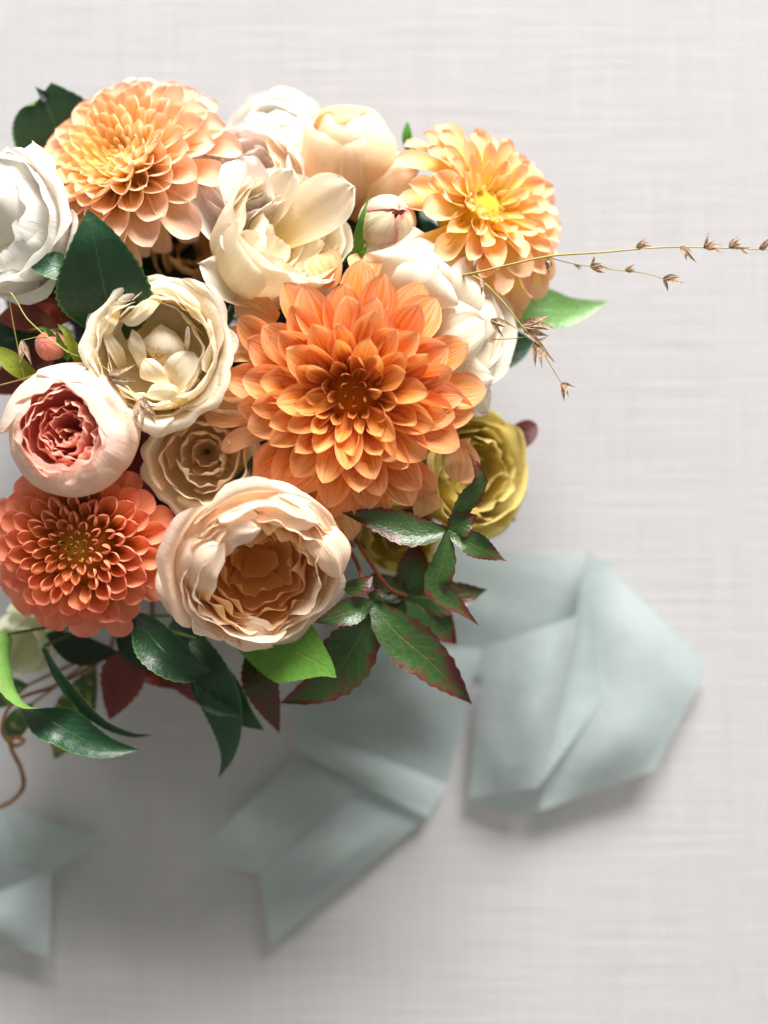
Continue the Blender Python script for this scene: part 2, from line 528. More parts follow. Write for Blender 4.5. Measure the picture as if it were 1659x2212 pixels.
# ------------------------------------------------------------------ dahlias
def dahlia_petal(mat, wr, th0, th1, th2, bend, tipq, tipr, vm=0.6, b0=0.35, seed=0, nu=9, nv=12, ruf=0.01, tipcurl=0.0):
    """unit length petal: x outward, z towards the upper face"""
    s = np.linspace(0, 1, nv)
    v = 1 - (1 - s) ** 1.35
    ang = bend * (v - 0.35) + tipcurl * np.clip((v - 0.75) / 0.25, 0, 1) ** 2
    dv = np.diff(v, prepend=0)
    x = np.cumsum(np.cos(ang) * dv)
    z = np.cumsum(np.sin(ang) * dv)
    P = np.stack([x, np.zeros(nv), z], 1)
    W = wr * outline(v, b0, vm, 1.0, tipq, tipr)
    W[-1] = max(W[-1], 0.004)
    TH = np.where(v < 0.5, th0 + (th1 - th0) * v / 0.5, th1 + (th2 - th1) * (v - 0.5) / 0.5)
    N = np.stack([-np.sin(ang), np.zeros(nv), np.cos(ang)], 1)
    V, F, UV = sheet(P, (0, 0, 1), W, TH, nu, ruf, 7.0, seed)
    UV = [(a, v[i // nu]) for i, (a, b) in enumerate(UV)]
    return mesh_from('petal', V, F, UV, M[mat])

def dahlia(name, label, group, x, y, z, tilt, Rpx, n, spec, spin=0.0, jitter=1.0, seed=1, stem_len=None, skip=0):
    r = random.Random(seed)
    a, q = axis_quat(tilt[0], tilt[1], spin)
    c = at(x, y, z)
    R = px(Rpx, z)
    base = c - a * (0.45 * R)
    root = empty(name, base, label, 'dahlia', group, q)
    cache = {}
    for i in range(skip, n):
        t = (i + 0.5) / n
        s = spec(t)
        az = i * 2.399963 + r.uniform(-0.10, 0.10) * jitter
        L = s['L'] * R * r.uniform(0.94, 1.06)
        el = math.radians(s['el'] + r.uniform(-6, 6) * jitter)
        rt = s['rt'] * R * r.uniform(0.96, 1.04)
        zt = s['zt'] * R + 0.45 * R + r.uniform(-0.012, 0.012) * R * jitter
        d = Vector((math.cos(az) * math.cos(el), math.sin(az) * math.cos(el), math.sin(el)))
        tip = Vector((math.cos(az) * rt, math.sin(az) * rt, zt))
        b = tip - d * L * s.get('chord', 0.96)
        side = Vector((-math.sin(az), math.cos(az), 0))
        up = d.cross(side)
        rollq = Matrix.Rotation(r.gauss(0, 0.13) * jitter, 3, d)
        side, up = rollq @ side, rollq @ up
        key = (int(t * 12), r.randrange(4))
        if key not in cache:
            tt = (key[0] + 0.5) / 12
            s2 = spec(tt)
            g = r.uniform
            cache[key] = dahlia_petal(s2['mat'], s2['w'] * g(0.94, 1.06), s2['th'][0], s2['th'][1] * g(0.9, 1.1), s2['th'][2] * g(0.8, 1.2), s2['bend'] + g(-0.2, 0.2), s2['tip'][0], s2['tip'][1], s2.get('vm', 0.6), s2.get('b0', 0.35), g(0, 6), s2.get('nu', 9), s2.get('nv', 12), s2.get('ruf', 0.012) * g(.5, 2.2), s2.get('tc', 0.0))
        cv = r.uniform(.93, 1.05)
        cw = r.uniform(.95, 1.04)
        o = add('petal', cache[key], root, (s['col'][0] * min(1.0, cv + .04), s['col'][1] * cv * cw, s['col'][2] * cv * cw * cw))
        m = Matrix((d, side, up)).transposed().to_4x4()
        o.matrix_local = Matrix.Translation(b) @ m @ Matrix.Diagonal((L, L * r.uniform(.86, 1.12), L * r.uniform(.7, 1.25), 1))
    # receptacle the petals grow from: a cone-shaped bed closing the flower below the florets
    P = np.array([(0, 0, -0.12), (0, 0, -0.02), (0, 0, 0.06), (0, 0, 0.15), (0, 0, 0.25), (0, 0, 0.33), (0, 0, 0.37)]) * R
    V, F, UV = tube(P, np.array([0.05, 0.3, 0.44, 0.42, 0.3, 0.15, 0.05]) * R, 14)
    add('receptacle', mesh_from('receptacle', V, F, [(.5, .12)] * len(V), M[spec(.5)['mat']]), root, (.85, .8, .7))
    add_stem(root, base + a * 0.002, a, 0.0022)
    return root

def L3(t, stops):
    for k in range(len(stops) - 1):
        (a, va), (b, vb) = stops[k], stops[k + 1]
        if t <= b:
            f = max(0.0, (t - a) / (b - a))
            if isinstance(va, tuple):
                return tuple(p + (q_ - p) * f for p, q_ in zip(va, vb))
            return va + (vb - va) * f
    return stops[-1][1]

def spec_d1(t):
    return dict(
        L=L3(t, [(0, .14), (.15, .28), (.4, .48), (1, .66)]),
        el=L3(t, [(0, 85), (.12, 68), (.3, 46), (.6, 24), (.85, 6), (1, -18)]),
        rt=0.015 + 0.985 * t ** 0.72,
        zt=L3(t, [(0, -.05), (.12, .06), (.3, .10), (.6, .02), (.85, -.12), (1, -.30)]),
        w=L3(t, [(0, .21), (.2, .25), (.5, .27), (1, .27)]),
        th=(1.35, L3(t, [(0, 1.35), (.4, .95), (1, .85)]), L3(t, [(0, .9), (.4, .55), (1, .45)])),
        bend=L3(t, [(0, .7), (.3, .15), (1, -.3)]), tip=(2.2, 0.75), vm=.60, b0=.4,
        col=L3(t, [(0, (.86, .82, .55)), (.15, (.98, .98, .80)), (.45, (1, 1.02, .95)), (.75, (1, .94, 1.06)), (.9, (.98, .9, 1.05)), (1, (.95, .92, 1.0))]),
        mat='d1', nu=11, nv=14, ruf=.02)

def spec_d2(t):
    return dict(
        L=L3(t, [(0, .10), (.2, .24), (.5, .38), (1, .5)]),
        el=L3(t, [(0, 86), (.25, 72), (.5, 54), (.75, 28), (.9, 4), (1, -18)]),
        rt=0.01 + 0.99 * t ** 0.72,
        zt=L3(t, [(0, .0), (.2, .05), (.45, .02), (.7, -.12), (.9, -.32), (1, -.48)]),
        w=L3(t, [(0, .28), (.2, .42), (.5, .42), (1, .31)]),
        th=(2.5, L3(t, [(0, 2.4), (.45, 2.4), (.7, 1.6), (1, .8)]), L3(t, [(0, 2.3), (.4, 2.1), (.7, 1.1), (1, .5)])),
        bend=L3(t, [(0, .1), (.4, -.15), (1, -.3)]), tip=(L3(t, [(0, 3.0), (.6, 2.6), (1, 2.4)]), L3(t, [(0, .4), (.6, .5), (1, .6)])),
        vm=L3(t, [(0, .84), (.5, .80), (1, .68)]), b0=.45,
        col=L3(t, [(0, (.75, .95, .7)), (.12, (.95, .95, .75)), (.3, (1, 1.04, .85)), (.6, (1, 1.02, 1)), (1, (.98, .90, .98))]),
        mat='d2core' if t < .10 else 'd2', nu=15, nv=13, ruf=.004, chord=.97)

def spec_d3(t):
    return dict(
        L=L3(t, [(0, .14), (.2, .28), (.5, .46), (1, .62)]),
        el=L3(t, [(0, 84), (.2, 64), (.45, 42), (.7, 20), (.9, -6), (1, -34)]),
        rt=0.02 + 0.98 * t ** 0.80,
        zt=L3(t, [(0, -.04), (.2, .07), (.45, .06), (.7, -.08), (.9, -.3), (1, -.52)]),
        w=L3(t, [(0, .22), (.3, .31), (1, .30)]),
        th=(1.9, L3(t, [(0, 1.7), (.5, 1.45), (1, 1.0)]), L3(t, [(0, 1.2), (.5, 1.05), (1, .7)])),
        bend=L3(t, [(0, .5), (.4, .1), (1, -.3)]), tip=(2.4, 0.55), vm=.66, b0=.45,
        col=L3(t, [(0, (1, .95, .62)), (.15, (1, 1.02, .72)), (.4, (1, 1.02, .88)), (.7, (1, .98, 1)), (1, (.97, .93, .97))]),
        mat='d3', nu=11, nv=12, ruf=.02, tc=.25)

def spec_d4(t):
    return dict(
        L=L3(t, [(0, .2), (.2, .36), (.5, .52), (1, .64)]),
        el=L3(t, [(0, 82), (.15, 62), (.4, 40), (.7, 16), (.9, -8), (1, -34)]),
        rt=0.03 + 0.97 * t ** 0.74,
        zt=L3(t, [(0, -.12), (.15, .05), (.4, .08), (.7, -.06), (.9, -.28), (1, -.5)]),
        w=L3(t, [(0, .18), (.3, .24), (1, .24)]),
        th=(1.8, L3(t, [(0, 1.6), (.5, 1.3), (1, 1.0)]), L3(t, [(0, 1.1), (.5, .8), (1, .6)])),
        bend=L3(t, [(0, .5), (.4, .0), (1, -.4)]), tip=(2.2, 0.65), vm=.66, b0=.4,
        col=L3(t, [(0, (.9, .95, .5)), (.15, (1, 1, .8)), (.5, (1, 1, .95)), (1, (.97, .92, .95))]),
        mat='d4', nu=11, nv=12, ruf=.03)

D1 = dahlia('dahlia', 'largest deep orange dahlia with pointed open petals and faded tan outer petals', None, 757, 862, 0.168, (-0.05, -0.19), 294, 106, spec_d1, spin=0.4, seed=3, jitter=1.7)
D2 = dahlia('dahlia', 'coral ball dahlia of tube-shaped petals around a yellow green centre', None, 160, 1183, 0.150, (-0.04, -0.04), 216, 136, spec_d2, spin=0.1, seed=5, jitter=0.6)
D3 = dahlia('dahlia', 'peach dahlia with scoop petals beside the round camellia leaf', None, 236, 318, 0.132, (-0.42, 0.52), 262, 146, spec_d3, spin=1.0, seed=8, jitter=0.75)
D4 = dahlia('dahlia', 'apricot dahlia with bright yellow heart behind the grass stalk', None, 1068, 428, 0.132, (0.55, 0.34), 228, 84, spec_d4, spin=0.2, seed=12, jitter=1.6)

# ------------------------------------------------------------------ free petals, leaves
SPRIGS = {}
def blade(parent, name, pts, hw, mat, fold=0.35, hint=(0, 0, 1), b0=0.12, vm=0.5, q=1.6, r=1.0, p=1.0, serr=0.03, nv=28, nu=9, roll=None, ruffle=0.0, rfreq=9.0, color=None, seed=0.0, fold1=None, pleat=0.0, edge=0.0, lip=0.0):
    """a leaf or loose petal along (x, y, z) sketch points"""
    W3 = [at(*t) for t in pts]
    o0 = Vector(parent.location)
    P = arclen(catmull([tuple(w) for w in W3], nv * 4), nv)
    zm = sum(t[2] for t in pts) / len(pts)
    v = np.linspace(0, 1, nv)
    W = px(hw, zm) * outline(v, b0, vm, p, q, r)
    W[-1] = max(W[-1], 0.0001)
    f1 = fold if fold1 is None else fold1
    TH = fold + (f1 - fold) * v
    rl = None
    if roll is not None:
        rl = np.interp(v, np.linspace(0, 1, len(roll)), np.radians(roll))
    if edge:
        seed = seed + pts[0][0] * 0.013 + pts[-1][1] * 0.017
    V, F, UV = sheet(P, hint, W, TH, nu, ruffle, rfreq, seed, serr, rl, px(pleat, zm), edge, px(lip, zm))
    V = [Vector(a) - o0 for a in V]
    if parent.rotation_mode == 'QUATERNION':
        qi = parent.rotation_quaternion.inverted()
        V = [qi @ a for a in V]
    if parent.name in SPRIGS and name in ('leaf', 'leaflet'):
        b_, m_ = SPRIGS[parent.name]
        e_ = pts[0]
        if (b_[0] - e_[0]) ** 2 + (b_[1] - e_[1]) ** 2 > 60:
            zmid = 0.5 * (b_[2] + e_[2]) - 0.006
            twig(parent, [b_, (0.5 * (b_[0] + e_[0]), 0.5 * (b_[1] + e_[1]), zmid), e_], (4.0, 3.0), m_, 'petiole', 10)
    return add(name, mesh_from(name, V, F, UV, M[mat]), parent, color)

def merge(parts):
    V, F, UV = [], [], []
    for v, f, uv in parts:
        o = len(V)
        V += list(v)
        UV += list(uv)
        F += [tuple(i + o for i in t) for t in f]
    return V, F, UV

def gum_leaf(parent, centre, lobes, mat, fold=0.3, color=None):
    """palmate leaf: every lobe runs from the centre to its tip"""
    o0 = Vector(parent.location)
    parts = []
    for k, (pts, hw) in enumerate(lobes):
        allp = [centre] + list(pts)
        zc = centre[2]
        P = arclen(catmull([tuple(at(a[0], a[1], a[2] + 0.0004 * k)) for a in allp], 96), 24)
        v = np.linspace(0, 1, 24)
        W = px(hw, zc) * outline(v, 0.22, 0.42, 1.0, 1.4, 1.05)
        W[-1] = 0.0001
        rr = np.array([1 + 0.10 * noise.noise(Vector((i * 0.5, k * 7.3, hw))) for i in range(24)])
        V, F, UV = sheet(P, (0.25 * math.sin(k * 2.1), 0.25 * math.cos(k * 1.7), 1), W * rr, np.linspace(fold * .8, fold * 1.7, 24), 11, px(5, zc), 8.0, k * 1.3, 0.06)
        parts.append(([Vector(a) - o0 for a in V], F, UV))
    V, F, UV = merge(parts)
    return add('leaf', mesh_from('leaf', V, F, UV, M[mat]), parent, color)

def twig(parent, pts, rpx, mat, name='stem', n=24):
    o0 = Vector(parent.location)
    zm = pts[0][2]
    P = catmull([tuple(at(*t) - o0) for t in pts], n)
    rad = np.linspace(rpx[0], rpx[1], n) * px(1, zm)
    V, F, UV = tube(P, rad, 6)
    return add(name, mesh_from(name, V, F, UV, M[mat]), parent)

# faded outer petals of the big dahlia
for pts, hw, c in [
    ([(600, 760, .150), (520, 745, .145), (458, 752, .138)], 42, (1, 1, 1)),
    ([(590, 820, .150), (520, 830, .145), (470, 842, .140)], 40, (1, .98, .95)),
    ([(590, 870, .146), (500, 885, .142), (435, 880, .136)], 42, (1, .95, .9)),
    ([(600, 690, .150), (545, 660, .146), (505, 655, .14)], 38, (1, .95, .9)),
    ([(660, 640, .150), (615, 610, .146), (580, 610, .14)], 36, (1, 1, .95)),
    ([(720, 620, .148), (700, 575, .146), (690, 548, .14)], 44, (1, .92, .9)),
    ([(790, 610, .148), (790, 570, .146), (785, 548, .14)], 40, (1, 1, .95)),
    ([(930, 660, .146), (965, 650, .142), (985, 660, .138)], 34, (1, .9, .9)),
    ([(990, 950, .146), (1000, 1000, .142), (990, 1040, .136)], 40, (.95, .85, .85)),
    ([(600, 930, .148), (525, 945, .144), (478, 975, .138)], 24, (.98, .9, .95)),
    ([(700, 1050, .144), (735, 1120, .136), (765, 1165, .130)], 42, (1, .95, .85)),
    ([(680, 1050, .142), (700, 1130, .134), (735, 1195, .128)], 36, (1, .9, .8)),
    ([(900, 1060, .144), (920, 1090, .138), (930, 1110, .132)], 36, (.95, .85, .75)),
]:
    blade(D1, 'faded_petal', pts, hw, 'd1old', fold=0.6, b0=0.4, vm=0.6, q=2.4, r=0.7, serr=0.0, ruffle=px(4, .14), rfreq=6, seed=hw, nv=14, color=c)

for k, (pts, hw) in enumerate([
    ([(1040, 560, .106), (1030, 610, .104), (1022, 650, .096)], 26), ([(1075, 570, .108), (1080, 630, .106), (1078, 680, .098)], 28),
    ([(1110, 560, .108), (1122, 620, .106), (1120, 676, .098)], 27), ([(1140, 540, .108), (1160, 600, .106), (1160, 650, .098)], 26),
    ([(1055, 590, .100), (1055, 650, .098), (1060, 700, .090)], 27), ([(1095, 600, .100), (1102, 660, .098), (1108, 705, .090)], 26),
    ([(1010, 540, .104), (990, 590, .102), (985, 630, .096)], 26), ([(1130, 520, .112), (1170, 570, .110), (1185, 610, .102)], 26)]):
    blade(D4, 'petal', pts, hw, 'd4', fold=1.0, fold1=.6, b0=.4, vm=.6, q=2.2, r=.7, serr=0.0, nv=14, color=(.97, .95, .95))
for k, (pts, hw) in enumerate([
    ([(330, 470, .112), (345, 510, .110), (352, 548, .100)], 26), ([(290, 480, .114), (300, 520, .112), (305, 556, .102)], 26),
    ([(375, 450, .112), (400, 490, .110), (412, 525, .100)], 26),
    ([(160, 450, .114), (150, 490, .112), (148, 530, .104)], 25), ([(410, 420, .112), (440, 455, .110), (455, 485, .102)], 24)]):
    blade(D3, 'petal', pts, hw, 'd3', fold=.9, fold1=.6, b0=.4, vm=.6, q=2.4, r=.6, serr=0.0, nv=14, color=(.95, .9, .93))

# ------------------------------------------------------------------ roses
PROF = {
    'cup':     [(0.06, 0), (0.55, 0.05), (0.93, 0.32), (1.0, 0.68), (0.97, 0.92), (1.0, 1.0)],
    'open':    [(0.06, 0), (0.5, 0.06), (0.82, 0.35), (1.0, 0.75), (1.16, 0.95), (1.28, 0.96)],
    'roll':    [(0.06, 0), (0.5, 0.05), (0.84, 0.35), (0.98, 0.78), (1.08, 1.0), (1.2, 0.93)],
    'incurve': [(0.06, 0), (0.6, 0.08), (0.97, 0.38), (1.0, 0.66), (0.83, 0.92), (0.64, 1.0)],
    'inner':   [(0.10, 0), (0.6, 0.2), (0.95, 0.6), (0.95, 0.86), (0.86, 1.0)],
    'close':   [(0.06, 0), (0.7, 0.12), (1.0, 0.42), (0.86, 0.72), (0.45, 0.93), (0.05, 1.0)],
}

def rose_petal(R, H, prof, phi0, dphi, r, mat, rim=0.25, ruf=0.06, curl=0.0, off=0.04, nu=23, nv=15, notch=0.05, ang=0.0):
    pr = catmull(PROF[prof], 41)
    s1, s2, s3 = r.uniform(0, 6.3), r.uniform(0, 6.3), r.uniform(0, 6.3)
    f1 = r.uniform(1.4, 2.6)
    fl = r.uniform(-1.5, .8)
    V, UV = [], []
    for j in range(nv):
        v = j / (nv - 1)
        for i in range(nu):
            u = -1 + 2 * i / (nu - 1)
            top = 1 - rim * abs(u) ** 3.2 + 0.03 * math.sin(5 * u + s1) + 0.012 * math.sin(17 * u + s2) + notch * (math.sin(2.3 * u + s2) - 0.4 * math.sin(9 * u + s3))
            vv = max(0.0, min(1.0, v * top))
            k = vv * 40
            a = int(min(k, 39))
            rr, zz = pr[a] + (pr[a + 1] - pr[a]) * (k - a)
            w = 0.55 + 0.45 * math.sin(math.pi / 2 * min(1.0, vv * 1.6))
            ph = phi0 + u * dphi * w
            e = vv ** 2.5
            rad = R * (rr + off * u * (0.3 + 0.7 * vv) + e * ruf * (math.sin(f1 * 2.2 * u + s1) + 0.5 * math.sin(f1 * 5.1 * u + s2)) + curl * abs(u) ** 4 * vv + 0.006 * e * (math.sin(15 * u + s2) + 0.7 * math.sin(27 * u + s3)) - 0.05 * max(0.0, abs(u) - 0.75) * 4 * vv * fl)
            zc = H * (zz + e * ruf * 0.35 * math.sin(f1 * 3.3 * u + s3))
            V.append((rad * math.cos(ph), rad * math.sin(ph), zc))
            UV.append(((u + 1) / 2, vv))
    return mesh_from('petal', V, grid_faces(nu, nv), UV, M[mat])

def rose(label, x, y, z, tilt, layers, seed, spin=0.0, cat='rose', name='garden_rose', group=None, core=None, axis_h=None):
    """layers: (n, Rpx, Hpx, profile, half width deg, rim, ruffle, mat, colour, curl)"""
    r = random.Random(seed)
    a, q = axis_quat(tilt[0], tilt[1], spin)
    hmax = max(l[2] for l in layers) if axis_h is None else axis_h
    base = at(x, y, z) - a * px(hmax, z)
    root = empty(name, base, label, cat, group, q)
    ph = r.uniform(0, 6.3)
    for li, l in enumerate(layers):
        n, R, H, prof, dp, rim, ruf, mat, col = l[:9]
        curl = l[9] if len(l) > 9 else 0.0
        ph += 0.7
        for i in range(n):
            me = rose_petal(px(R, z) * r.uniform(.92, 1.06), px(H, z) * r.uniform(.90, 1.06), prof, ph + 2 * math.pi * (i + r.uniform(-.12, .12)) / n,
                            math.radians(dp) * r.uniform(.9, 1.1), r, mat, rim, ruf, curl)
            c = r.uniform(.96, 1.0)
            o = add('petal', me, root, (col[0] * c, col[1] * c, col[2] * c))
            t1, t2 = r.uniform(-.09, .09), r.uniform(-.09, .09)
            o.rotation_euler = (t1, t2, 0)
    if core:
        sr = px(core, z)
        parts = []
        for i in range(22):
            an, rr = i * 2.4, sr * math.sqrt((i + .5) / 22)
            b = np.array((rr * .5 * math.cos(an), rr * .5 * math.sin(an), px(hmax, z) * .3))
            t = np.array((rr * math.cos(an), rr * math.sin(an), px(hmax, z) * r.uniform(.62, .74)))
            P = np.array([b, (b + t) / 2, t, t + (t - b) * .04])
            parts.append(tube(P, [sr * .03, sr * .03, sr * .1, sr * .08], 5))
        V, F, UV = merge(parts)
        add('stamens', mesh_from('stamens', V, F, UV, M['stamen']), root)
    # calyx: five green sepals under the bloom
    R0 = px(max(l[1] for l in layers), z)
    parts = []
    for i in range(5):
        an = i * 2 * math.pi / 5
        P = catmull([(0.02 * R0, 0, -0.03 * R0), (0.35 * R0, 0, -0.03 * R0), (0.62 * R0, 0, -0.10 * R0)], 8)
        v = np.linspace(0, 1, 8)
        V, F, UV = sheet(P, (0, 0, 1), 0.13 * R0 * outline(v, .6, .3, 1, 1.3, 1.1), np.full(8, .5), 5)
        ca, sa = math.cos(an), math.sin(an)
        parts.append(([(p[0] * ca - p[1] * sa, p[0] * sa + p[1] * ca, p[2]) for p in V], F, UV))
    V, F, UV = merge(parts)
    add('calyx', mesh_from('calyx', V, F, UV, M['lightleaf']), root)
    add_stem(root, base + a * 0.001, a, 0.0018)
    return root

W1 = (1, 1, 1)
R1 = rose('pale pink cabbage rose with tightly ruffled coral heart resting over the coral dahlia', 134, 928, .172, (-.08, .02), [
    (5, 150, 156, 'incurve', 58, .22, .03, 'pinkout', W1),
    (5, 142, 162, 'incurve', 52, .24, .05, 'pinkout', W1),
    (5, 112, 166, 'inner', 46, .2, .06, 'pinkin', (1.04, 1.22, 1.25)),
    (6, 96, 166, 'inner', 42, .2, .07, 'pinkin', (1.02, 1.1, 1.12)),
    (6, 80, 164, 'inner', 40, .2, .09, 'pinkin', W1),
    (5, 64, 160, 'inner', 44, .2, .10, 'pinkin', W1),
    (5, 48, 154, 'inner', 44, .2, .12, 'pinkin', (1, .95, .95)),
    (4, 32, 148, 'inner', 50, .2, .12, 'pinkin', W1),
    (3, 16, 140, 'inner', 60, .2, .12, 'pinkin', (1, 1.1, 1.0)),
], 21, spin=.5)

R2 = rose('ruffled peach garden rose with hollow orange heart above the light green leaf', 566, 1248, .164, (.30, -.48), [
    (4, 178, 140, 'roll', 58, .25, .05, 'peachout', W1),
    (5, 172, 156, 'cup', 52, .28, .05, 'peachout', W1),
    (5, 166, 164, 'cup', 48, .28, .06, 'peachout', (1, .99, .96)),
    (6, 152, 166, 'cup', 42, .28, .07, 'peachout', (1, .97, .92)),
    (6, 140, 160, 'inner', 40, .3, .08, 'peachin', (1, 1.06, 1.10)),
    (5, 126, 152, 'inner', 44, .3, .10, 'peachin', (1, 1.03, 1.05)),
    (5, 108, 138, 'inner', 44, .3, .11, 'peachin', W1),
    (4, 84, 112, 'inner', 48, .32, .12, 'peachin', W1),
    (3, 52, 84, 'inner', 56, .32, .12, 'peachin', W1),
], 37, spin=1.1)
for pts, hw, fo, hn in [
    ([(500, 1335, .122), (425, 1310, .142), (370, 1265, .148), (346, 1215, .142)], 58, -.6, (-.3, 0, 1)),
    ([(430, 1345, .128), (395, 1280, .156), (420, 1215, .176), (480, 1175, .180)], 66, -.55, (-.25, .1, 1)),
    ([(400, 1240, .140), (430, 1170, .164), (490, 1130, .178), (560, 1140, .180)], 62, -.5, (-.2, .2, 1)),
    ([(470, 1130, .146), (530, 1085, .166), (600, 1082, .174), (690, 1128, .168)], 50, -.5, (0, .3, 1)),
    ([(640, 1110, .140), (690, 1150, .160), (725, 1200, .160), (735, 1250, .150)], 44, -.5, (.3, .1, 1)),
    ([(470, 1350, .130), (520, 1365, .148), (560, 1385, .146), (590, 1398, .138)], 44, -.4, (0, -.3, 1))]:
    blade(R2, 'petal', pts, hw, 'peachout', fold=fo, hint=hn, b0=.5, vm=.6, q=2.6, r=.5, serr=0, nv=24, nu=21, pleat=3, edge=.14, lip=9)

R3 = rose('open cream rose with yellow stamens, beside the large dark camellia leaf', 336, 756, .163, (.03, .03), [
    (5, 136, 116, 'open', 52, .25, .05, 'cream', W1),
    (5, 138, 136, 'roll', 52, .25, .05, 'cream', W1),
    (5, 130, 148, 'cup', 50, .25, .06, 'cream', W1),
    (5, 124, 150, 'cup', 46, .25, .07, 'cream', (1, .99, .96)),
    (5, 108, 132, 'cup', 48, .3, .08, 'cream', (1, .98, .93)),
    (4, 56, 74, 'inner', 50, .35, .10, 'cream', (1, .97, .88)),
], 41, spin=.2, core=15)
HP = dict(b0=.5, vm=.6, q=2.6, r=.55, serr=0.0, nv=18, nu=15, pleat=1.6, edge=.12, lip=5)
for pts, hw, fo, hn in [
    ([(345, 805, .128), (344, 770, .150), (346, 730, .153), (350, 700, .146)], 54, -.8, (0, 0, 1)),
    ([(306, 812, .130), (294, 775, .150), (288, 740, .156), (286, 712, .155)], 24, -.9, (-.3, 0, 1)),
    ([(268, 800, .132), (255, 770, .150), (240, 742, .157), (229, 716, .158)], 17, .6, (.4, 0, 1)),
    ([(356, 845, .134), (338, 825, .152), (322, 800, .158), (308, 776, .158)], 30, -.5, (-.2, -.1, 1)),
    ([(352, 850, .132), (378, 820, .148), (398, 790, .152), (416, 760, .150)], 40, .45, (-.1, 0, 1)),
    ([(404, 770, .140), (406, 738, .154), (404, 706, .158)], 9, .9, (-.4, 0, 1)),
    ([(345, 640, .160), (318, 662, .166), (290, 682, .162), (262, 692, .156)], 20, -.5, (.1, .2, 1)),
    ([(252, 668, .158), (240, 692, .164), (224, 712, .160), (208, 732, .154)], 17, -.5, (.2, .1, 1)),
    ([(400, 872, .156), (370, 850, .166), (340, 848, .164), (316, 852, .158)], 20, -.4, (0, -.2, 1))]:
    blade(R3, 'petal', pts, hw, 'cream', fold=fo, hint=hn, color=(1, .99, .95), **HP)

R4 = rose('cream rose in profile with browned petal edge, beside the sepalled bud', 640, 478, .150, (.62, .50), [
    (4, 146, 200, 'cup', 62, .32, .03, 'cream', W1),
    (4, 136, 208, 'cup', 60, .32, .05, 'cream', W1),
    (4, 112, 190, 'inner', 54, .3, .07, 'cream', W1),
    (4, 84, 176, 'inner', 54, .3, .09, 'cream', W1),
    (3, 50, 160, 'inner', 60, .3, .1, 'cream', W1),
], 52, spin=.5)
LP = dict(b0=.45, vm=.62, q=2.8, r=.5, serr=0.0, nv=24, nu=21, pleat=3.0, edge=.09, lip=7)
blade(R4, 'petal', [(690, 560, .112), (600, 625, .124), (500, 622, .138), (432, 570, .150)], 74, 'cream', fold=1.15, hint=(.3, .35, 1), **LP)
blade(R4, 'petal', [(640, 570, .118), (570, 560, .140), (510, 530, .152), (486, 500, .156)], 48, 'cream', fold=.9, hint=(.4, .2, 1), **LP)
blade(R4, 'petal', [(600, 520, .128), (660, 470, .136), (720, 430, .146), (762, 405, .156)], 66, 'cream', fold=.7, hint=(-.25, -.2, 1), **LP)
blade(R4, 'petal', [(560, 500, .128), (600, 430, .140), (632, 365, .148)], 38, 'cream', fold=.6, hint=(-.2, -.1, 1), **LP)

R5 = rose('blush white rose tucked against the peach dahlia', 530, 352, .134, (.0, .42), [
    (5, 116, 170, 'cup', 54, .25, .04, 'blush', W1),
    (4, 106, 176, 'cup', 56, .25, .06, 'blush', W1),
    (4, 88, 166, 'inner', 54, .25, .09, 'blush', W1),
    (4, 66, 158, 'inner', 54, .25, .1, 'blush', W1),
    (3, 40, 148, 'inner', 60, .25, .1, 'blush', W1),
], 63, spin=.3)
blade(R5, 'petal', [(520, 540, .110), (475, 490, .128), (445, 440, .136), (440, 400, .138)], 60, 'blush', fold=.9, hint=(.2, .3, 1), **LP)
blade(R5, 'petal', [(560, 500, .116), (540, 430, .138), (522, 370, .144), (515, 340, .142)], 62, 'blush', fold=.9, hint=(0, -.1, 1), **LP)

R6 = rose('smooth apricot rose with big unruffled petals, seen from its side', 755, 262, .120, (.06, 1.15), [
    (3, 104, 196, 'incurve', 74, .25, .02, 'apricot', W1),
    (3, 96, 202, 'incurve', 70, .25, .03, 'apricot', W1),
    (3, 74, 190, 'close', 70, .25, .04, 'apricot', W1),
], 72, spin=.15)
blade(R6, 'petal', [(720, 470, .090), (670, 400, .112), (632, 330, .116), (610, 268, .106)], 66, 'apricot', fold=.9, hint=(.2, .2, 1), **LP)
blade(R6, 'petal', [(770, 480, .094), (800, 420, .118), (850, 380, .124), (905, 372, .116)], 56, 'apricot', fold=-.5, hint=(.1, -.2, 1), **LP)
blade(R6, 'petal', [(760, 460, .094), (770, 380, .126), (785, 300, .132), (790, 240, .120)], 86, 'apricot', fold=-.9, hint=(0, .1, 1), **LP)

R7 = rose('white rose peeking out behind the apricot and blush roses', 590, 262, .100, (-.05, .45), [
    (4, 100, 120, 'cup', 62, .3, .04, 'white', W1),
    (4, 80, 124, 'incurve', 60, .3, .06, 'white', W1),
    (3, 48, 116, 'close', 60, .3, .08, 'white', W1),
], 83)
blade(R7, 'petal', [(630, 390, .070), (615, 320, .096), (604, 270, .102), (598, 236, .096)], 52, 'white', fold=-.4, hint=(.1, .1, 1), **LP)
blade(R7, 'petal', [(590, 390, .072), (572, 330, .098), (556, 280, .104), (545, 240, .098)], 46, 'white', fold=-.4, hint=(-.1, .1, 1), **LP)

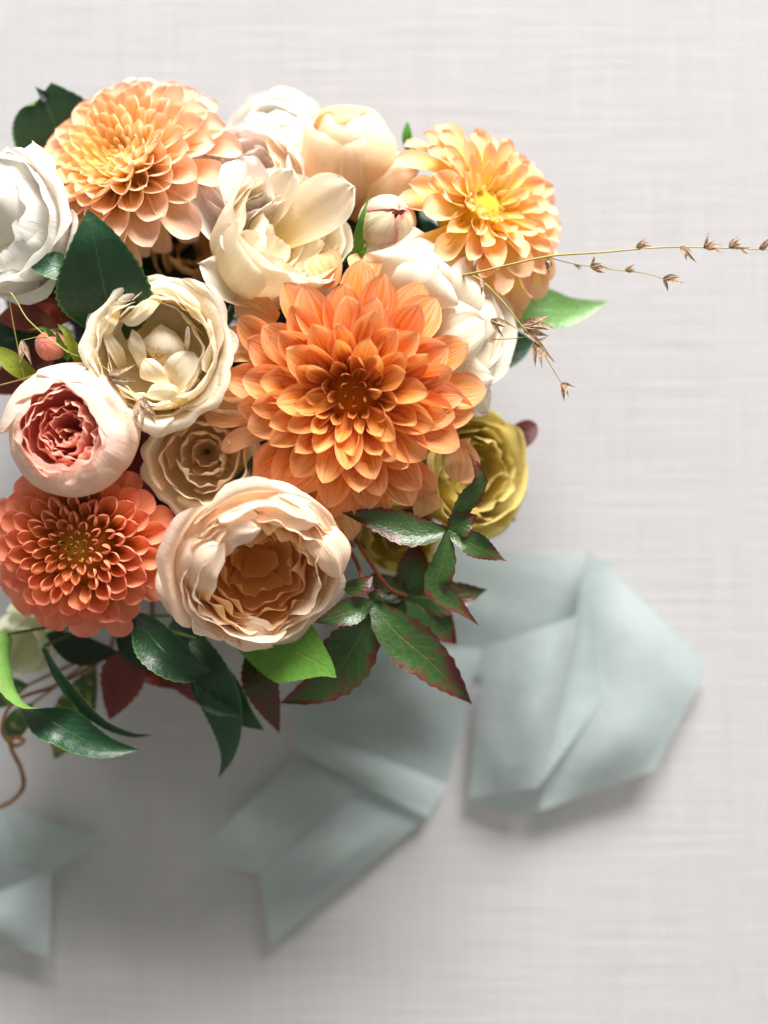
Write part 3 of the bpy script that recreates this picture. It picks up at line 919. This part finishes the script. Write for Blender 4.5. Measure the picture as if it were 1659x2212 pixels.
R8 = rose('wide white rose with layered folded petals behind the big orange dahlia', 922, 690, .142, (.22, .16), [
    (5, 158, 120, 'open', 56, .28, .05, 'cream', (1, 1.01, 1.04)),
    (5, 170, 152, 'cup', 54, .28, .04, 'cream', (1, 1.01, 1.04)),
    (4, 156, 164, 'incurve', 58, .28, .05, 'cream', (1, 1.01, 1.04)),
    (4, 128, 162, 'incurve', 56, .28, .07, 'cream', (1, 1.01, 1.02)),
    (4, 90, 150, 'incurve', 56, .28, .07, 'cream', W1),
], 94, spin=.4)
LW = (1, 1.01, 1.04)
for pts, hw, fo, hn in [
    ([(860, 690, .112), (868, 610, .136), (876, 545, .146), (882, 488, .142)], 108, -.45, (0, .25, 1)),
    ([(865, 690, .118), (878, 620, .144), (890, 570, .154), (900, 522, .153)], 100, -.35, (0, .1, 1)),
    ([(885, 700, .122), (905, 650, .150), (925, 610, .158), (948, 572, .156)], 78, -.2, (.1, 0, 1)),
    ([(900, 700, .116), (950, 650, .140), (985, 605, .146), (1006, 560, .138)], 76, -.4, (.2, .2, 1)),
    ([(900, 740, .112), (965, 705, .138), (1025, 670, .142), (1058, 640, .132)], 72, -.45, (.25, .2, 1)),
    ([(905, 745, .120), (960, 725, .146), (1010, 705, .150), (1048, 690, .146)], 66, -.3, (.2, .1, 1)),
    ([(920, 790, .108), (985, 785, .130), (1040, 765, .134), (1076, 745, .124)], 62, -.45, (.25, .1, 1)),
    ([(920, 800, .114), (980, 810, .136), (1030, 815, .138), (1066, 815, .130)], 60, -.3, (.2, 0, 1)),
    ([(940, 830, .106), (990, 850, .124), (1030, 868, .126), (1052, 895, .116)], 50, -.35, (.2, -.1, 1))]:
    d_ = dict(LP)
    d_.update(pleat=4.2, edge=.13, lip=12)
    blade(R8, 'petal', pts, hw, 'cream', fold=fo, hint=hn, color=LW, **d_)

R9 = rose('small beige rose half hidden below faded dahlia petals', 440, 988, .142, (.06, -.14), [
    (5, 112, 118, 'roll', 54, .25, .05, 'tan', W1),
    (5, 98, 126, 'cup', 50, .25, .07, 'tan', W1),
    (5, 76, 118, 'inner', 48, .25, .1, 'tan', W1),
    (5, 54, 110, 'inner', 48, .25, .12, 'tan', W1),
    (4, 30, 102, 'inner', 60, .25, .12, 'tan', (1, .96, .9)),
], 105, spin=.2)

R10 = rose('yellow rose facing away beside the maroon leaf tips', 1046, 1018, .116, (.70, -.04), [
    (4, 124, 136, 'roll', 58, .3, .04, 'yellow', W1),
    (4, 124, 152, 'cup', 58, .3, .04, 'yellow', W1),
    (5, 104, 154, 'cup', 48, .28, .06, 'yellow', W1),
    (5, 82, 150, 'inner', 46, .25, .08, 'yellow', W1),
    (4, 58, 144, 'inner', 52, .25, .09, 'yellow', W1),
    (3, 32, 136, 'inner', 60, .25, .1, 'yellow', W1),
], 116, spin=.6)

R11 = rose('yellow rose hanging below the star-shaped leaf, mostly hidden', 862, 1165, .104, (.12, -.45), [
    (5, 88, 110, 'cup', 54, .3, .06, 'yellow', W1),
    (4, 70, 112, 'inner', 56, .3, .08, 'yellow', W1),
    (4, 44, 106, 'inner', 58, .3, .1, 'yellow', W1),
], 127, spin=.1)

R12 = rose('pure white rose with long loose petals left of the peach dahlia', -20, 480, .150, (-.30, .02), [
    (4, 150, 150, 'roll', 56, .28, .05, 'white', W1),
    (4, 146, 172, 'cup', 56, .28, .05, 'white', W1),
    (4, 120, 170, 'incurve', 56, .28, .06, 'white', W1),
    (4, 88, 160, 'incurve', 56, .28, .07, 'white', W1),
], 138, spin=.3)
blade(R12, 'petal', [(10, 520, .110), (50, 440, .140), (72, 370, .146), (70, 305, .136)], 52, 'white', fold=-.6, hint=(.2, .1, 1), **LP)
blade(R12, 'petal', [(10, 560, .110), (60, 500, .142), (100, 450, .140), (124, 410, .128)], 50, 'white', fold=-.5, hint=(.25, .1, 1), **LP)
blade(R12, 'petal', [(-30, 540, .126), (10, 460, .152), (20, 380, .152), (15, 318, .142)], 56, 'white', fold=-.6, hint=(.1, .15, 1), **LP)
blade(R12, 'petal', [(-10, 510, .124), (35, 522, .144), (65, 532, .138), (88, 540, .126)], 50, 'white', fold=-.5, hint=(.3, 0, 1), **LP)
blade(R12, 'petal', [(-40, 560, .124), (0, 590, .146), (30, 620, .142), (40, 660, .130)], 60, 'white', fold=-.5, hint=(.2, -.1, 1), **LP)

R13 = rose('small white rose showing above the top of the peach dahlia', 312, 232, .106, (.05, .40), [
    (5, 78, 90, 'roll', 54, .28, .08, 'white', (1, .97, .95)),
    (5, 62, 96, 'cup', 50, .28, .1, 'white', (1, .97, .95)),
    (4, 36, 90, 'inner', 58, .28, .1, 'white', W1),
], 149)

R14 = rose('shadow-tinted ochre rose deep in the gap below the peach dahlia', 415, 535, .098, (.1, .1), [  # tan petals tinted down, so the gap's shadow sits in their colour
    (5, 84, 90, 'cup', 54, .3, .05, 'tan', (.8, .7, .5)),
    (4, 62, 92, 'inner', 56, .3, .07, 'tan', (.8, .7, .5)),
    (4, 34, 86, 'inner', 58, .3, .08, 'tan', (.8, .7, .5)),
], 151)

R15 = rose('pale green white rose in shade under the coral dahlia', 40, 1400, .088, (-.05, -.55), [
    (5, 74, 90, 'cup', 54, .3, .06, 'white', (.9, .95, .8)),
    (4, 56, 92, 'inner', 56, .3, .08, 'white', (.9, .95, .8)),
], 162)

# buds
def bud(label, x, y, z, tilt, R, H, mat, seed, sepal_pts, spin=0.0):
    root = rose(label, x, y, z, tilt, [(3, R, H, 'close', 76, .12, .03, mat, W1), (3, R * .9, H * .97, 'close', 76, .12, .05, mat, (1, .95, .9))], seed, spin, 'rosebud', 'rosebud')
    for pts, hw in sepal_pts:
        blade(root, 'sepal', pts, hw, 'lightleaf', fold=.5, b0=.7, vm=.25, q=1.2, r=1.1, serr=.02, nv=14, nu=5, color=(.8, .9, .8))
    return root
bud('cream rosebud streaked with magenta, green sepal at its side', 858, 462, .150, (.42, .22), 60, 112, 'budpet', 171, [
    ([(778, 558, .138), (774, 510, .147), (784, 465, .152), (800, 420, .150)], 12),
    ([(770, 560, .136), (785, 545, .145), (795, 525, .150)], 10)])
bud('small pink rosebud wrapped in green sepals near brown leaves', 96, 742, .146, (-.18, .05), 36, 60, 'budpink', 182, [
    ([(140, 770, .135), (128, 735, .145), (118, 708, .148)], 13),
    ([(135, 760, .135), (100, 712, .147), (62, 712, .145)], 9),
    ([(140, 775, .135), (150, 745, .144), (140, 722, .146)], 12)])

# ------------------------------------------------------------------ foliage
def sprig(label, base, name='camellia_sprig', cat='foliage', mat='stem', rad=.0014, group=None):
    b = at(*base)
    root = empty(name, b, label, cat, group)
    add_stem(root, b, None, rad, mat)
    SPRIGS[root.name] = (base, mat)
    return root

CB = dict(b0=.1, vm=.5, q=1.7, r=1.0)
s = sprig('glossy round dark green leaf at the edge of the peach dahlia', (180, 400, .065))
blade(s, 'leaf', [(175, 410, .070), (126, 288, .090), (98, 212, .098), (90, 204, .098)], 96, 'camellia', fold=.3, b0=.15, vm=.6, q=2.3, r=.55, nv=44, serr=.02)
blade(s, 'leaf_tip', [(102, 214, .0984), (90, 202, .0985), (76, 187, .098)], 11, 'camdark', fold=.6, b0=.9, vm=.2, q=1.2, r=1, nv=8, nu=5, serr=0, color=(1.2, .8, .6))
s = sprig('large dark green camellia leaf lying over the peach dahlia\'s petals', (250, 740, .12))
blade(s, 'leaf', [(252, 740, .132), (231, 652, .154), (207, 530, .170), (190, 452, .172)], 106, 'camellia', fold=.28, b0=.12, vm=.45, q=1.5, r=1.0, nv=40, roll=[-8, -5, 0, 10])
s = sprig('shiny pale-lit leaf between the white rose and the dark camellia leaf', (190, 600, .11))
blade(s, 'leaf', [(195, 602, .140), (120, 576, .154), (58, 566, .150)], 36, 'camellia', fold=.3, hint=(-.1, .45, 1), color=(1.5, 1.4, 1.4), **CB)  # leaf colour brightened to paint in its pale glossy highlight
s = sprig('dark maroon leaves in the gap below the white rose', (110, 650, .09), 'maroon_sprig', mat='redstem')
blade(s, 'leaf', [(130, 560, .105), (90, 610, .118), (45, 690, .112)], 50, 'maroon', fold=.2, **CB)
blade(s, 'leaf', [(150, 690, .108), (90, 678, .122), (-10, 690, .118)], 40, 'rust', fold=.3, color=(.9, .8, .8), **CB)
blade(s, 'leaf', [(130, 690, .120), (110, 668, .128), (76, 658, .126)], 12, 'rust', fold=.3, color=(1.4, 1, .8), **CB)
blade(s, 'leaf', [(120, 740, .10), (50, 800, .11), (-20, 850, .105)], 45, 'rust', fold=.2, color=(.7, .5, .5), **CB)
s = sprig('yellow green strap leaf pointing up beside the small pink bud', (188, 800, .13), 'strap_leaf')
blade(s, 'leaf', [(192, 800, .138), (160, 752, .150), (142, 716, .154), (124, 700, .152)], 15, 'olive', fold=.6, b0=.8, vm=.3, q=1.8, r=.9, serr=0)
s = sprig('broad olive leaf blade reaching past the left picture edge near brown leaves', (75, 815, .12), 'strap_leaf')
blade(s, 'leaf', [(78, 822, .128), (30, 785, .138), (-20, 745, .134)], 22, 'olive', fold=.3, b0=.6, vm=.5, serr=0)
s['label'] = 'broad olive leaf blade beside the small pink bud and brown leaves'

s = sprig('pale glossy leaf and dark leaf sticking out below the apricot dahlia', (1040, 700, .08))
blade(s, 'leaf', [(1070, 690, .084), (1150, 668, .090), (1230, 672, .086), (1316, 652, .080)], 46, 'paleleaf', fold=.35, nv=34, b0=.4, vm=.4, q=1.3, r=1.1, serr=.01)
blade(s, 'leaf', [(1010, 770, .09), (1085, 752, .094), (1156, 738, .088)], 46, 'camellia', fold=.25, **CB)
s = sprig('tiny green leaf tip standing above the apricot rose', (880, 330, .085), 'leaf_tip')
blade(s, 'leaf', [(880, 330, .088), (879, 295, .092), (880, 262, .092)], 11, 'lightleaf', fold=.4, color=(.5, .8, .6), **CB)
s = sprig('tiny green leaf tip at the outer rim of the apricot dahlia', (1140, 440, .085), 'leaf_tip')
blade(s, 'leaf', [(1140, 445, .086), (1152, 425, .09), (1160, 405, .09)], 9, 'lightleaf', fold=.4, color=(.5, .8, .6), **CB)

s = sprig('bright light green leaf under the ruffled peach rose', (500, 1330, .11))
blade(s, 'leaf', [(470, 1330, .104), (590, 1382, .121), (690, 1434, .140), (727, 1464, .144)], 80, 'lightleaf', fold=.16, b0=.15, vm=.62, q=1.15, r=1.0, nv=40, serr=.012)

s = sprig('camellia sprig with long twisting dark leaves hanging below the coral dahlia', (250, 1330, .10))
blade(s, 'leaf', [(290, 1325, .118), (345, 1395, .138), (400, 1440, .136), (457, 1452, .126)], 54, 'camellia', fold=.9, nv=36, roll=[20, 10, 0, 0], **CB)
blade(s, 'leaf', [(95, 1395, .114), (140, 1470, .122), (215, 1550, .118), (280, 1584, .112), (330, 1588, .110)], 22, 'camellia', fold=.9, nv=40, roll=[50, 35, 40, 30], b0=.5, vm=.4, q=1.8, r=1.0)
blade(s, 'leaf', [(16, 1370, .122), (10, 1440, .132), (50, 1515, .134), (130, 1568, .132), (220, 1612, .126), (300, 1620, .122)], 46, 'camellia', fold=.75, nv=48, roll=[125, 120, 70, -20, -15, -5], b0=.5, vm=.62, q=1.5, r=1.0)
blade(s, 'leaf', [(425, 1380, .112), (462, 1470, .120), (490, 1560, .116), (492, 1630, .108), (472, 1682, .100)], 46, 'camellia', fold=.5, nv=40, roll=[0, 0, 10, 30], b0=.4, vm=.4, q=1.3, r=1.1)
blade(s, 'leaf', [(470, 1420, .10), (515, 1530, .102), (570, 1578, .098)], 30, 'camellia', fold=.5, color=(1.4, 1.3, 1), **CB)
blade(s, 'leaf', [(408, 1455, .116), (455, 1520, .124), (518, 1546, .120)], 20, 'camellia', fold=.9, **CB)
blade(s, 'leaf', [(100, 1370, .095), (180, 1405, .10), (255, 1408, .098)], 34, 'camdark', fold=.3, **CB)
blade(s, 'leaf', [(260, 1330, .10), (300, 1400, .105), (330, 1450, .10)], 40, 'camdark', fold=.3, **CB)
blade(s, 'leaf', [(380, 1330, .10), (400, 1410, .105), (430, 1470, .10)], 46, 'camdark', fold=.3, **CB)

# star-shaped autumn leaves
s = sprig('green star-shaped leaf with purple tips over the yellow rose', (930, 1130, .125), 'star_leaf', 'leaf', 'redstem')
gum_leaf(s, (968, 1148, .148), [
    ([(900, 1150, .150), (820, 1125, .148), (738, 1108, .142)], 38),
    ([(1000, 1095, .152), (1036, 1035, .158), (1010, 970, .158)], 22),
    ([(1000, 1128, .150), (1032, 1112, .150)], 30),
    ([(1020, 1175, .148), (1094, 1212, .140)], 28),
    ([(958, 1210, .148), (944, 1270, .146), (985, 1305, .140), (1032, 1350, .134)], 32),
], 'gum', fold=.4)
twig(s, [(930, 1130, .125), (950, 1150, .135), (968, 1148, .1475)], (4, 3.5), 'redstem', 'petiole', 10)
s = sprig('three-lobed green leaf turning dark red at its hanging tips', (745, 1170, .115), 'star_leaf', 'leaf', 'redstem')
gum_leaf(s, (806, 1302, .136), [
    ([(770, 1390, .132), (700, 1478, .120), (603, 1520, .112)], 62),
    ([(850, 1360, .140), (930, 1430, .136), (1020, 1522, .124)], 54),
    ([(815, 1285, .138), (822, 1272, .138)], 20),
    ([(745, 1325, .142), (678, 1345, .140)], 30),
], 'gum', fold=.35)
blade(s, 'leaflet', [(738, 1268, .138), (775, 1268, .145), (806, 1243, .142)], 20, 'gum', fold=.5, color=(.9, .8, .7), **CB)
twig(s, [(745, 1170, .115), (770, 1215, .128), (785, 1255, .136), (806, 1302, .1355)], (5, 3.5), 'redstem', 'petiole', 12)
s = sprig('shaded green star leaf on a red stalk behind the three-lobed leaf', (770, 1170, .10), 'star_leaf', 'leaf', 'redstem')
gum_leaf(s, (880, 1288, .106), [
    ([(930, 1330, .106), (985, 1392, .100)], 50),
    ([(960, 1290, .106), (1054, 1274, .100)], 40),
    ([(895, 1230, .106), (895, 1165, .102)], 40),
    ([(840, 1320, .104), (815, 1350, .10)], 36),
    ([(840, 1270, .104), (800, 1240, .10)], 34),
], 'gum', fold=.25, color=(.9, .95, .8))
twig(s, [(765, 1160, .10), (800, 1215, .112), (840, 1270, .114), (880, 1288, .1065)], (5, 4), 'redstem', 'petiole', 12)
s = sprig('dusky red star leaf hanging among the camellia leaves', (320, 1340, .085), 'star_leaf', 'leaf', 'redstem')
gum_leaf(s, (300, 1390, .096), [
    ([(270, 1450, .098), (255, 1500, .096), (236, 1555, .09)], 50),
    ([(340, 1440, .096), (385, 1492, .092)], 46),
    ([(380, 1450, .094), (430, 1510, .09), (466, 1536, .086)], 34),
], 'gumred', fold=.25)
twig(s, [(320, 1340, .085), (312, 1366, .092), (300, 1390, .0958)], (4, 3.5), 'redstem', 'petiole', 8)
s = sprig('narrow blackish red leaf pointing down beside the light green leaf', (545, 1400, .09), 'red_leaf', 'leaf', 'redstem')
blade(s, 'leaf', [(545, 1400, .10), (568, 1490, .112), (604, 1584, .104)], 40, 'gum', fold=.4, b0=.3, vm=.4, q=1.3, r=1.0, serr=.05, color=(1.1, .45, .5))
s = sprig('maroon leaf tips poking out past the yellow rose', (1040, 1040, .075), 'maroon_sprig', 'foliage', 'redstem')
blade(s, 'leaf', [(1060, 980, .085), (1120, 945, .09), (1158, 914, .088)], 28, 'maroon', fold=.3, color=(1.1, 1.0, 1.0), b0=.5, vm=.6, q=2.5, r=.6)
blade(s, 'leaf', [(1040, 1120, .08), (1080, 1112, .086), (1114, 1124, .084)], 26, 'maroon', fold=.3, color=(1.1, 1.0, 1.0), **CB)
s = sprig('crimson leaf between the coral dahlia and the ruffled peach rose', (380, 1230, .08), 'red_leaf', 'leaf', 'redstem')
blade(s, 'leaf', [(372, 1235, .10), (384, 1160, .112), (392, 1085, .106)], 34, 'gumred', fold=.3, color=(1.2, .7, .7), **CB)
s = sprig('crimson leaf between the cabbage rose and the small beige rose', (310, 1080, .08), 'red_leaf', 'leaf', 'redstem')
blade(s, 'leaf', [(310, 1085, .095), (312, 1010, .11), (308, 930, .105)], 40, 'gumred', fold=.3, color=(1.2, .7, .7), **CB)
s = sprig('dark curled leaf with pale rim beside the ruffled peach rose', (410, 1170, .09))
blade(s, 'leaf', [(400, 1180, .10), (405, 1125, .12), (440, 1100, .118)], 26, 'camdark', fold=.6, **CB)
s = sprig('narrow dark leaf edge between the beige rose and the orange dahlia', (530, 1080, .09))
blade(s, 'leaf', [(500, 1075, .11), (535, 1030, .132), (548, 980, .136)], 24, 'camellia', fold=.4, color=(.8, .9, .8), **CB)

# curling vine with mottled leaves
s = sprig('brown curling vine tendril with mottled leaves under the coral dahlia', (230, 1400, .07), 'vine', 'vine', 'brown')
twig(s, [(230, 1410, .075), (180, 1450, .09), (110, 1485, .095), (50, 1505, .095), (15, 1535, .098), (5, 1580, .098), (30, 1610, .092), (52, 1600, .088), (30, 1592, .086), (24, 1615, .084), (45, 1660, .08), (50, 1700, .074), (25, 1730, .07), (-8, 1746, .066)], (3.5, 5.5), 'brown', 'tendril', 70)
blade(s, 'leaf', [(205, 1440, .08), (160, 1540, .082), (118, 1640, .072)], 44, 'mottled', fold=.25, **CB)
blade(s, 'leaf', [(70, 1520, .085), (35, 1565, .088), (18, 1600, .082)], 26, 'mottled', fold=.25, color=(.7, .9, .8), **CB)
blade(s, 'leaf', [(60, 1480, .085), (20, 1490, .088), (-20, 1530, .082)], 28, 'mottled', fold=.25, color=(.6, .8, .7), **CB)

# filler sprigs added below the blooms, coloured dark for shade in the gaps
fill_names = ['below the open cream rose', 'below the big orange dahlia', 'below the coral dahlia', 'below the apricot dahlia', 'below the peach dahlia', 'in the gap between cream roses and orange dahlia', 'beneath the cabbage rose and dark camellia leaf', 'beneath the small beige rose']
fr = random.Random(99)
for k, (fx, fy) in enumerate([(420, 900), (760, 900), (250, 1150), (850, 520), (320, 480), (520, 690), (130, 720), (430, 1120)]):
    s = sprig('shade-coloured filler camellia sprig deep ' + fill_names[k], (fx, fy, .05))
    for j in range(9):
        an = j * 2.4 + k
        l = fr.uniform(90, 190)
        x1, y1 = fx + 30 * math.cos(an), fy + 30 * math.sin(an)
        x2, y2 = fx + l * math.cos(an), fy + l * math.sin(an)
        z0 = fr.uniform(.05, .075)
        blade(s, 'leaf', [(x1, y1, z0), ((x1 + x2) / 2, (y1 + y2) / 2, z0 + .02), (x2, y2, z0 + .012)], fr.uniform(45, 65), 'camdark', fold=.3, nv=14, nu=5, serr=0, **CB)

# ------------------------------------------------------------------ grasses
def spikelet(parent, x, y, z, ang, size, seed, color=None, n=3):
    """dry husk: a fan of pointed glumes from one point"""
    r = random.Random(seed)
    o0 = Vector(parent.location)
    parts = []
    for i in range(n):
        a = math.radians(ang + (i - (n - 1) / 2) * r.uniform(14, 26))
        l = 1.05 * size * r.uniform(.6, 1.15)
        mx, my = x + .5 * l * math.cos(a), y - .5 * l * math.sin(a)
        ex, ey = x + l * math.cos(a + r.uniform(-.15, .15)), y - l * math.sin(a + r.uniform(-.15, .15))
        zz = z + r.uniform(-.001, .002)
        P = catmull([tuple(at(x, y, z) - o0), tuple(at(mx, my, zz + .0015) - o0), tuple(at(ex, ey, zz) - o0)], 10)
        v = np.linspace(0, 1, 10)
        W = px(size * r.uniform(.12, .17), z) * outline(v, .3, .35, 1, 1.3, 1.1)
        W[-1] = .00005
        parts.append(sheet(P, (r.uniform(-.6, .6), r.uniform(-.6, .6), 1), W, np.full(10, .9), 5))
    V, F, UV = merge(parts)
    return add('spikelet', mesh_from('spikelet', V, F, UV, M['husk']), parent, color)

def grass(label, base):
    b = at(*base)
    root = empty('grass_stalk', b, label, 'grass', 'dried grass stalks')
    add_stem(root, b, None, .0007, 'straw', 'stalk_base')
    return root
s = grass('long dried grass stalk reaching out sideways past the apricot dahlia', (960, 600, .12))
twig(s, [(960, 600, .12), (1015, 592, .150), (1100, 572, .158), (1190, 553, .160), (1300, 545, .160), (1420, 535, .158), (1540, 535, .156), (1700, 541, .152)], (3.0, 1.2), 'straw', 'stalk', 40)
for i, (x, y, a, sz, n) in enumerate([(1375, 538, 30, 48, 3), (1468, 534, -40, 42, 3), (1520, 535, 10, 44, 3), (1520, 535, 70, 34, 1), (1575, 535, 40, 42, 3), (1585, 535, -15, 36, 2), (1640, 537, 25, 38, 3), (1180, 558, -65, 34, 3)]):
    spikelet(s, x, y, .158, a, sz, 200 + i, n=n)
twig(s, [(1185, 556, .160), (1240, 570, .158), (1320, 582, .156), (1390, 590, .154), (1440, 604, .152)], (1.2, .9), 'straw', 'side_stalk', 24)
for i, (x, y, a, sz, n) in enumerate([(1275, 575, -10, 42, 3), (1275, 575, 65, 28, 1), (1350, 584, 5, 34, 3), (1240, 572, -30, 20, 2), (1432, 602, 0, 44, 3), (1434, 602, -65, 32, 1)]):
    spikelet(s, x, y, .154, a, sz, 230 + i, n=n)
s = grass('short dried grass stalk drooping below the apricot dahlia', (960, 605, .12))
twig(s, [(960, 605, .12), (1022, 596, .152), (1080, 645, .158), (1120, 695, .158), (1160, 742, .156), (1190, 790, .152), (1218, 836, .148)], (2.0, .9), 'straw', 'stalk', 34)
for i, (x, y, a, sz, n) in enumerate([(1125, 700, -20, 62, 4), (1125, 700, 8, 66, 2), (1155, 738, -70, 58, 3), (1155, 740, 20, 32, 1), (1212, 828, -70, 40, 2), (1212, 828, -15, 36, 1), (1060, 690, -30, 50, 3), (1040, 600, -80, 44, 2)]):
    spikelet(s, x, y, .155, a, sz, 260 + i, n=n)
twig(s, [(1065, 733, .150), (1100, 732, .152), (1135, 728, .155)], (1.5, 1.2), 'straw', 'side_stalk', 8)
s = grass('dried grass stalk with husks resting on the open cream rose', (60, 860, .12))
twig(s, [(60, 860, .13), (20, 640, .150), (60, 690, .156), (110, 735, .158), (150, 762, .156)], (1.2, 1.4), 'straw', 'stalk', 30)
twig(s, [(48, 735, .152), (100, 728, .155), (146, 762, .156)], (1.0, 1.0), 'straw', 'side_stalk', 10)
twig(s, [(-10, 835, .14), (60, 815, .148), (110, 790, .15)], (1.4, 1.2), 'straw', 'side_stalk', 10)
twig(s, [(150, 762, .156), (220, 790, .170), (262, 830, .174), (308, 868, .172)], (.8, .6), 'straw', 'side_stalk', 14)
spikelet(s, 232, 812, .174, -20, 60, 290, n=4)
spikelet(s, 305, 860, .172, -75, 62, 291, n=4)
spikelet(s, 48, 735, .152, -80, 50, 292, n=2)

# ------------------------------------------------------------------ ribbon
def patch(c, bulge=0.0, wav=0.0, nu=22, nv=22, seed=0, dirn=0):
    """bilinear cloth panel from 4 corners with folds"""
    a, b, d, e = [np.array(at(*p)) for p in c]
    V, UV = [], []
    for j in range(nv):
        t = j / (nv - 1)
        for i in range(nu):
            s_ = i / (nu - 1)
            p = (a * (1 - s_) + b * s_) * (1 - t) + (e * (1 - s_) + d * s_) * t
            w = math.sin(math.pi * s_) * math.sin(math.pi * t)
            q = s_ if dirn == 0 else t
            p[2] += bulge * w + wav * (math.sin(6.0 * q + 2.2 * (1 - q) * (t if dirn == 0 else s_) + seed) + 0.5 * noise.noise(Vector((s_ * 3, t * 3, seed)))) * (0.25 + w)
            p[2] = max(p[2], 0.0012)
            V.append(p)
            UV.append((s_, t))
    return V, grid_faces(nu, nv), UV

def ribbon(label, panels, anchor):
    o0 = at(*anchor)
    V, F, UV = merge([patch(*p[0:1], **p[1]) for p in panels])
    V = [Vector(v) - o0 for v in V]
    o = add('ribbon', mesh_from('ribbon', V, F, UV, M['ribbon']))
    o.location = o0
    tag(o, label, 'ribbon', None)
    return o

ribbon('sage green silk ribbon folded in loops beside the bouquet', [
    ([(700, 1150, .004), (1330, 1214, .010), (1160, 1480, .003), (720, 1420, .003)], dict(bulge=.004, wav=.004, seed=1)),
    ([(1268, 1184, .018), (1532, 1440, .010), (1412, 1664, .016), (1164, 1752, .014)], dict(bulge=.012, wav=.004, seed=2, dirn=1)),
    ([(1046, 1398, .016), (1246, 1330, .034), (1164, 1700, .026), (1012, 1724, .010)], dict(bulge=.008, wav=.003, seed=3)),
    ([(1246, 1330, .034), (1268, 1184, .018), (1310, 1500, .022), (1164, 1700, .026)], dict(bulge=-.006, wav=.001, seed=4)),
    ([(1012, 1724, .010), (1164, 1700, .026), (1164, 1752, .014), (1090, 1756, .006)], dict(bulge=.0, wav=.001, seed=14)),
    ([(690, 1390, .006), (1040, 1400, .005), (968, 1694, .004), (636, 1560, .010)], dict(bulge=.008, wav=.007, seed=5, dirn=1)),
    ([(636, 1560, .010), (968, 1694, .004), (924, 1766, .012), (640, 1622, .018)], dict(bulge=.005, wav=.002, seed=6)),
    ([(646, 1632, .010), (790, 1700, .008), (560, 1886, .016), (415, 1852, .026)], dict(bulge=.008, wav=.004, seed=7, dirn=1)),
    ([(790, 1700, .008), (926, 1762, .006), (584, 2042, .010), (560, 1886, .016)], dict(bulge=.006, wav=.005, seed=17, dirn=1)),
], (900, 1400, .004))
ribbon('sage green ribbon end lying on the linen below the brown tendril', [
    ([(-160, 1700, .012), (0, 1735, .014), (110, 1890, .010), (-160, 2000, .006)], dict(bulge=.008, wav=.002, seed=8)),
    ([(0, 1735, .014), (218, 1812, .010), (112, 1888, .010), (40, 1860, .016)], dict(bulge=.003, wav=.001, seed=9)),
    ([(-160, 1990, .006), (112, 1880, .012), (106, 2068, .016), (-160, 1985, .012)], dict(bulge=.008, wav=.002, seed=10)),
], (0, 1850, .004))
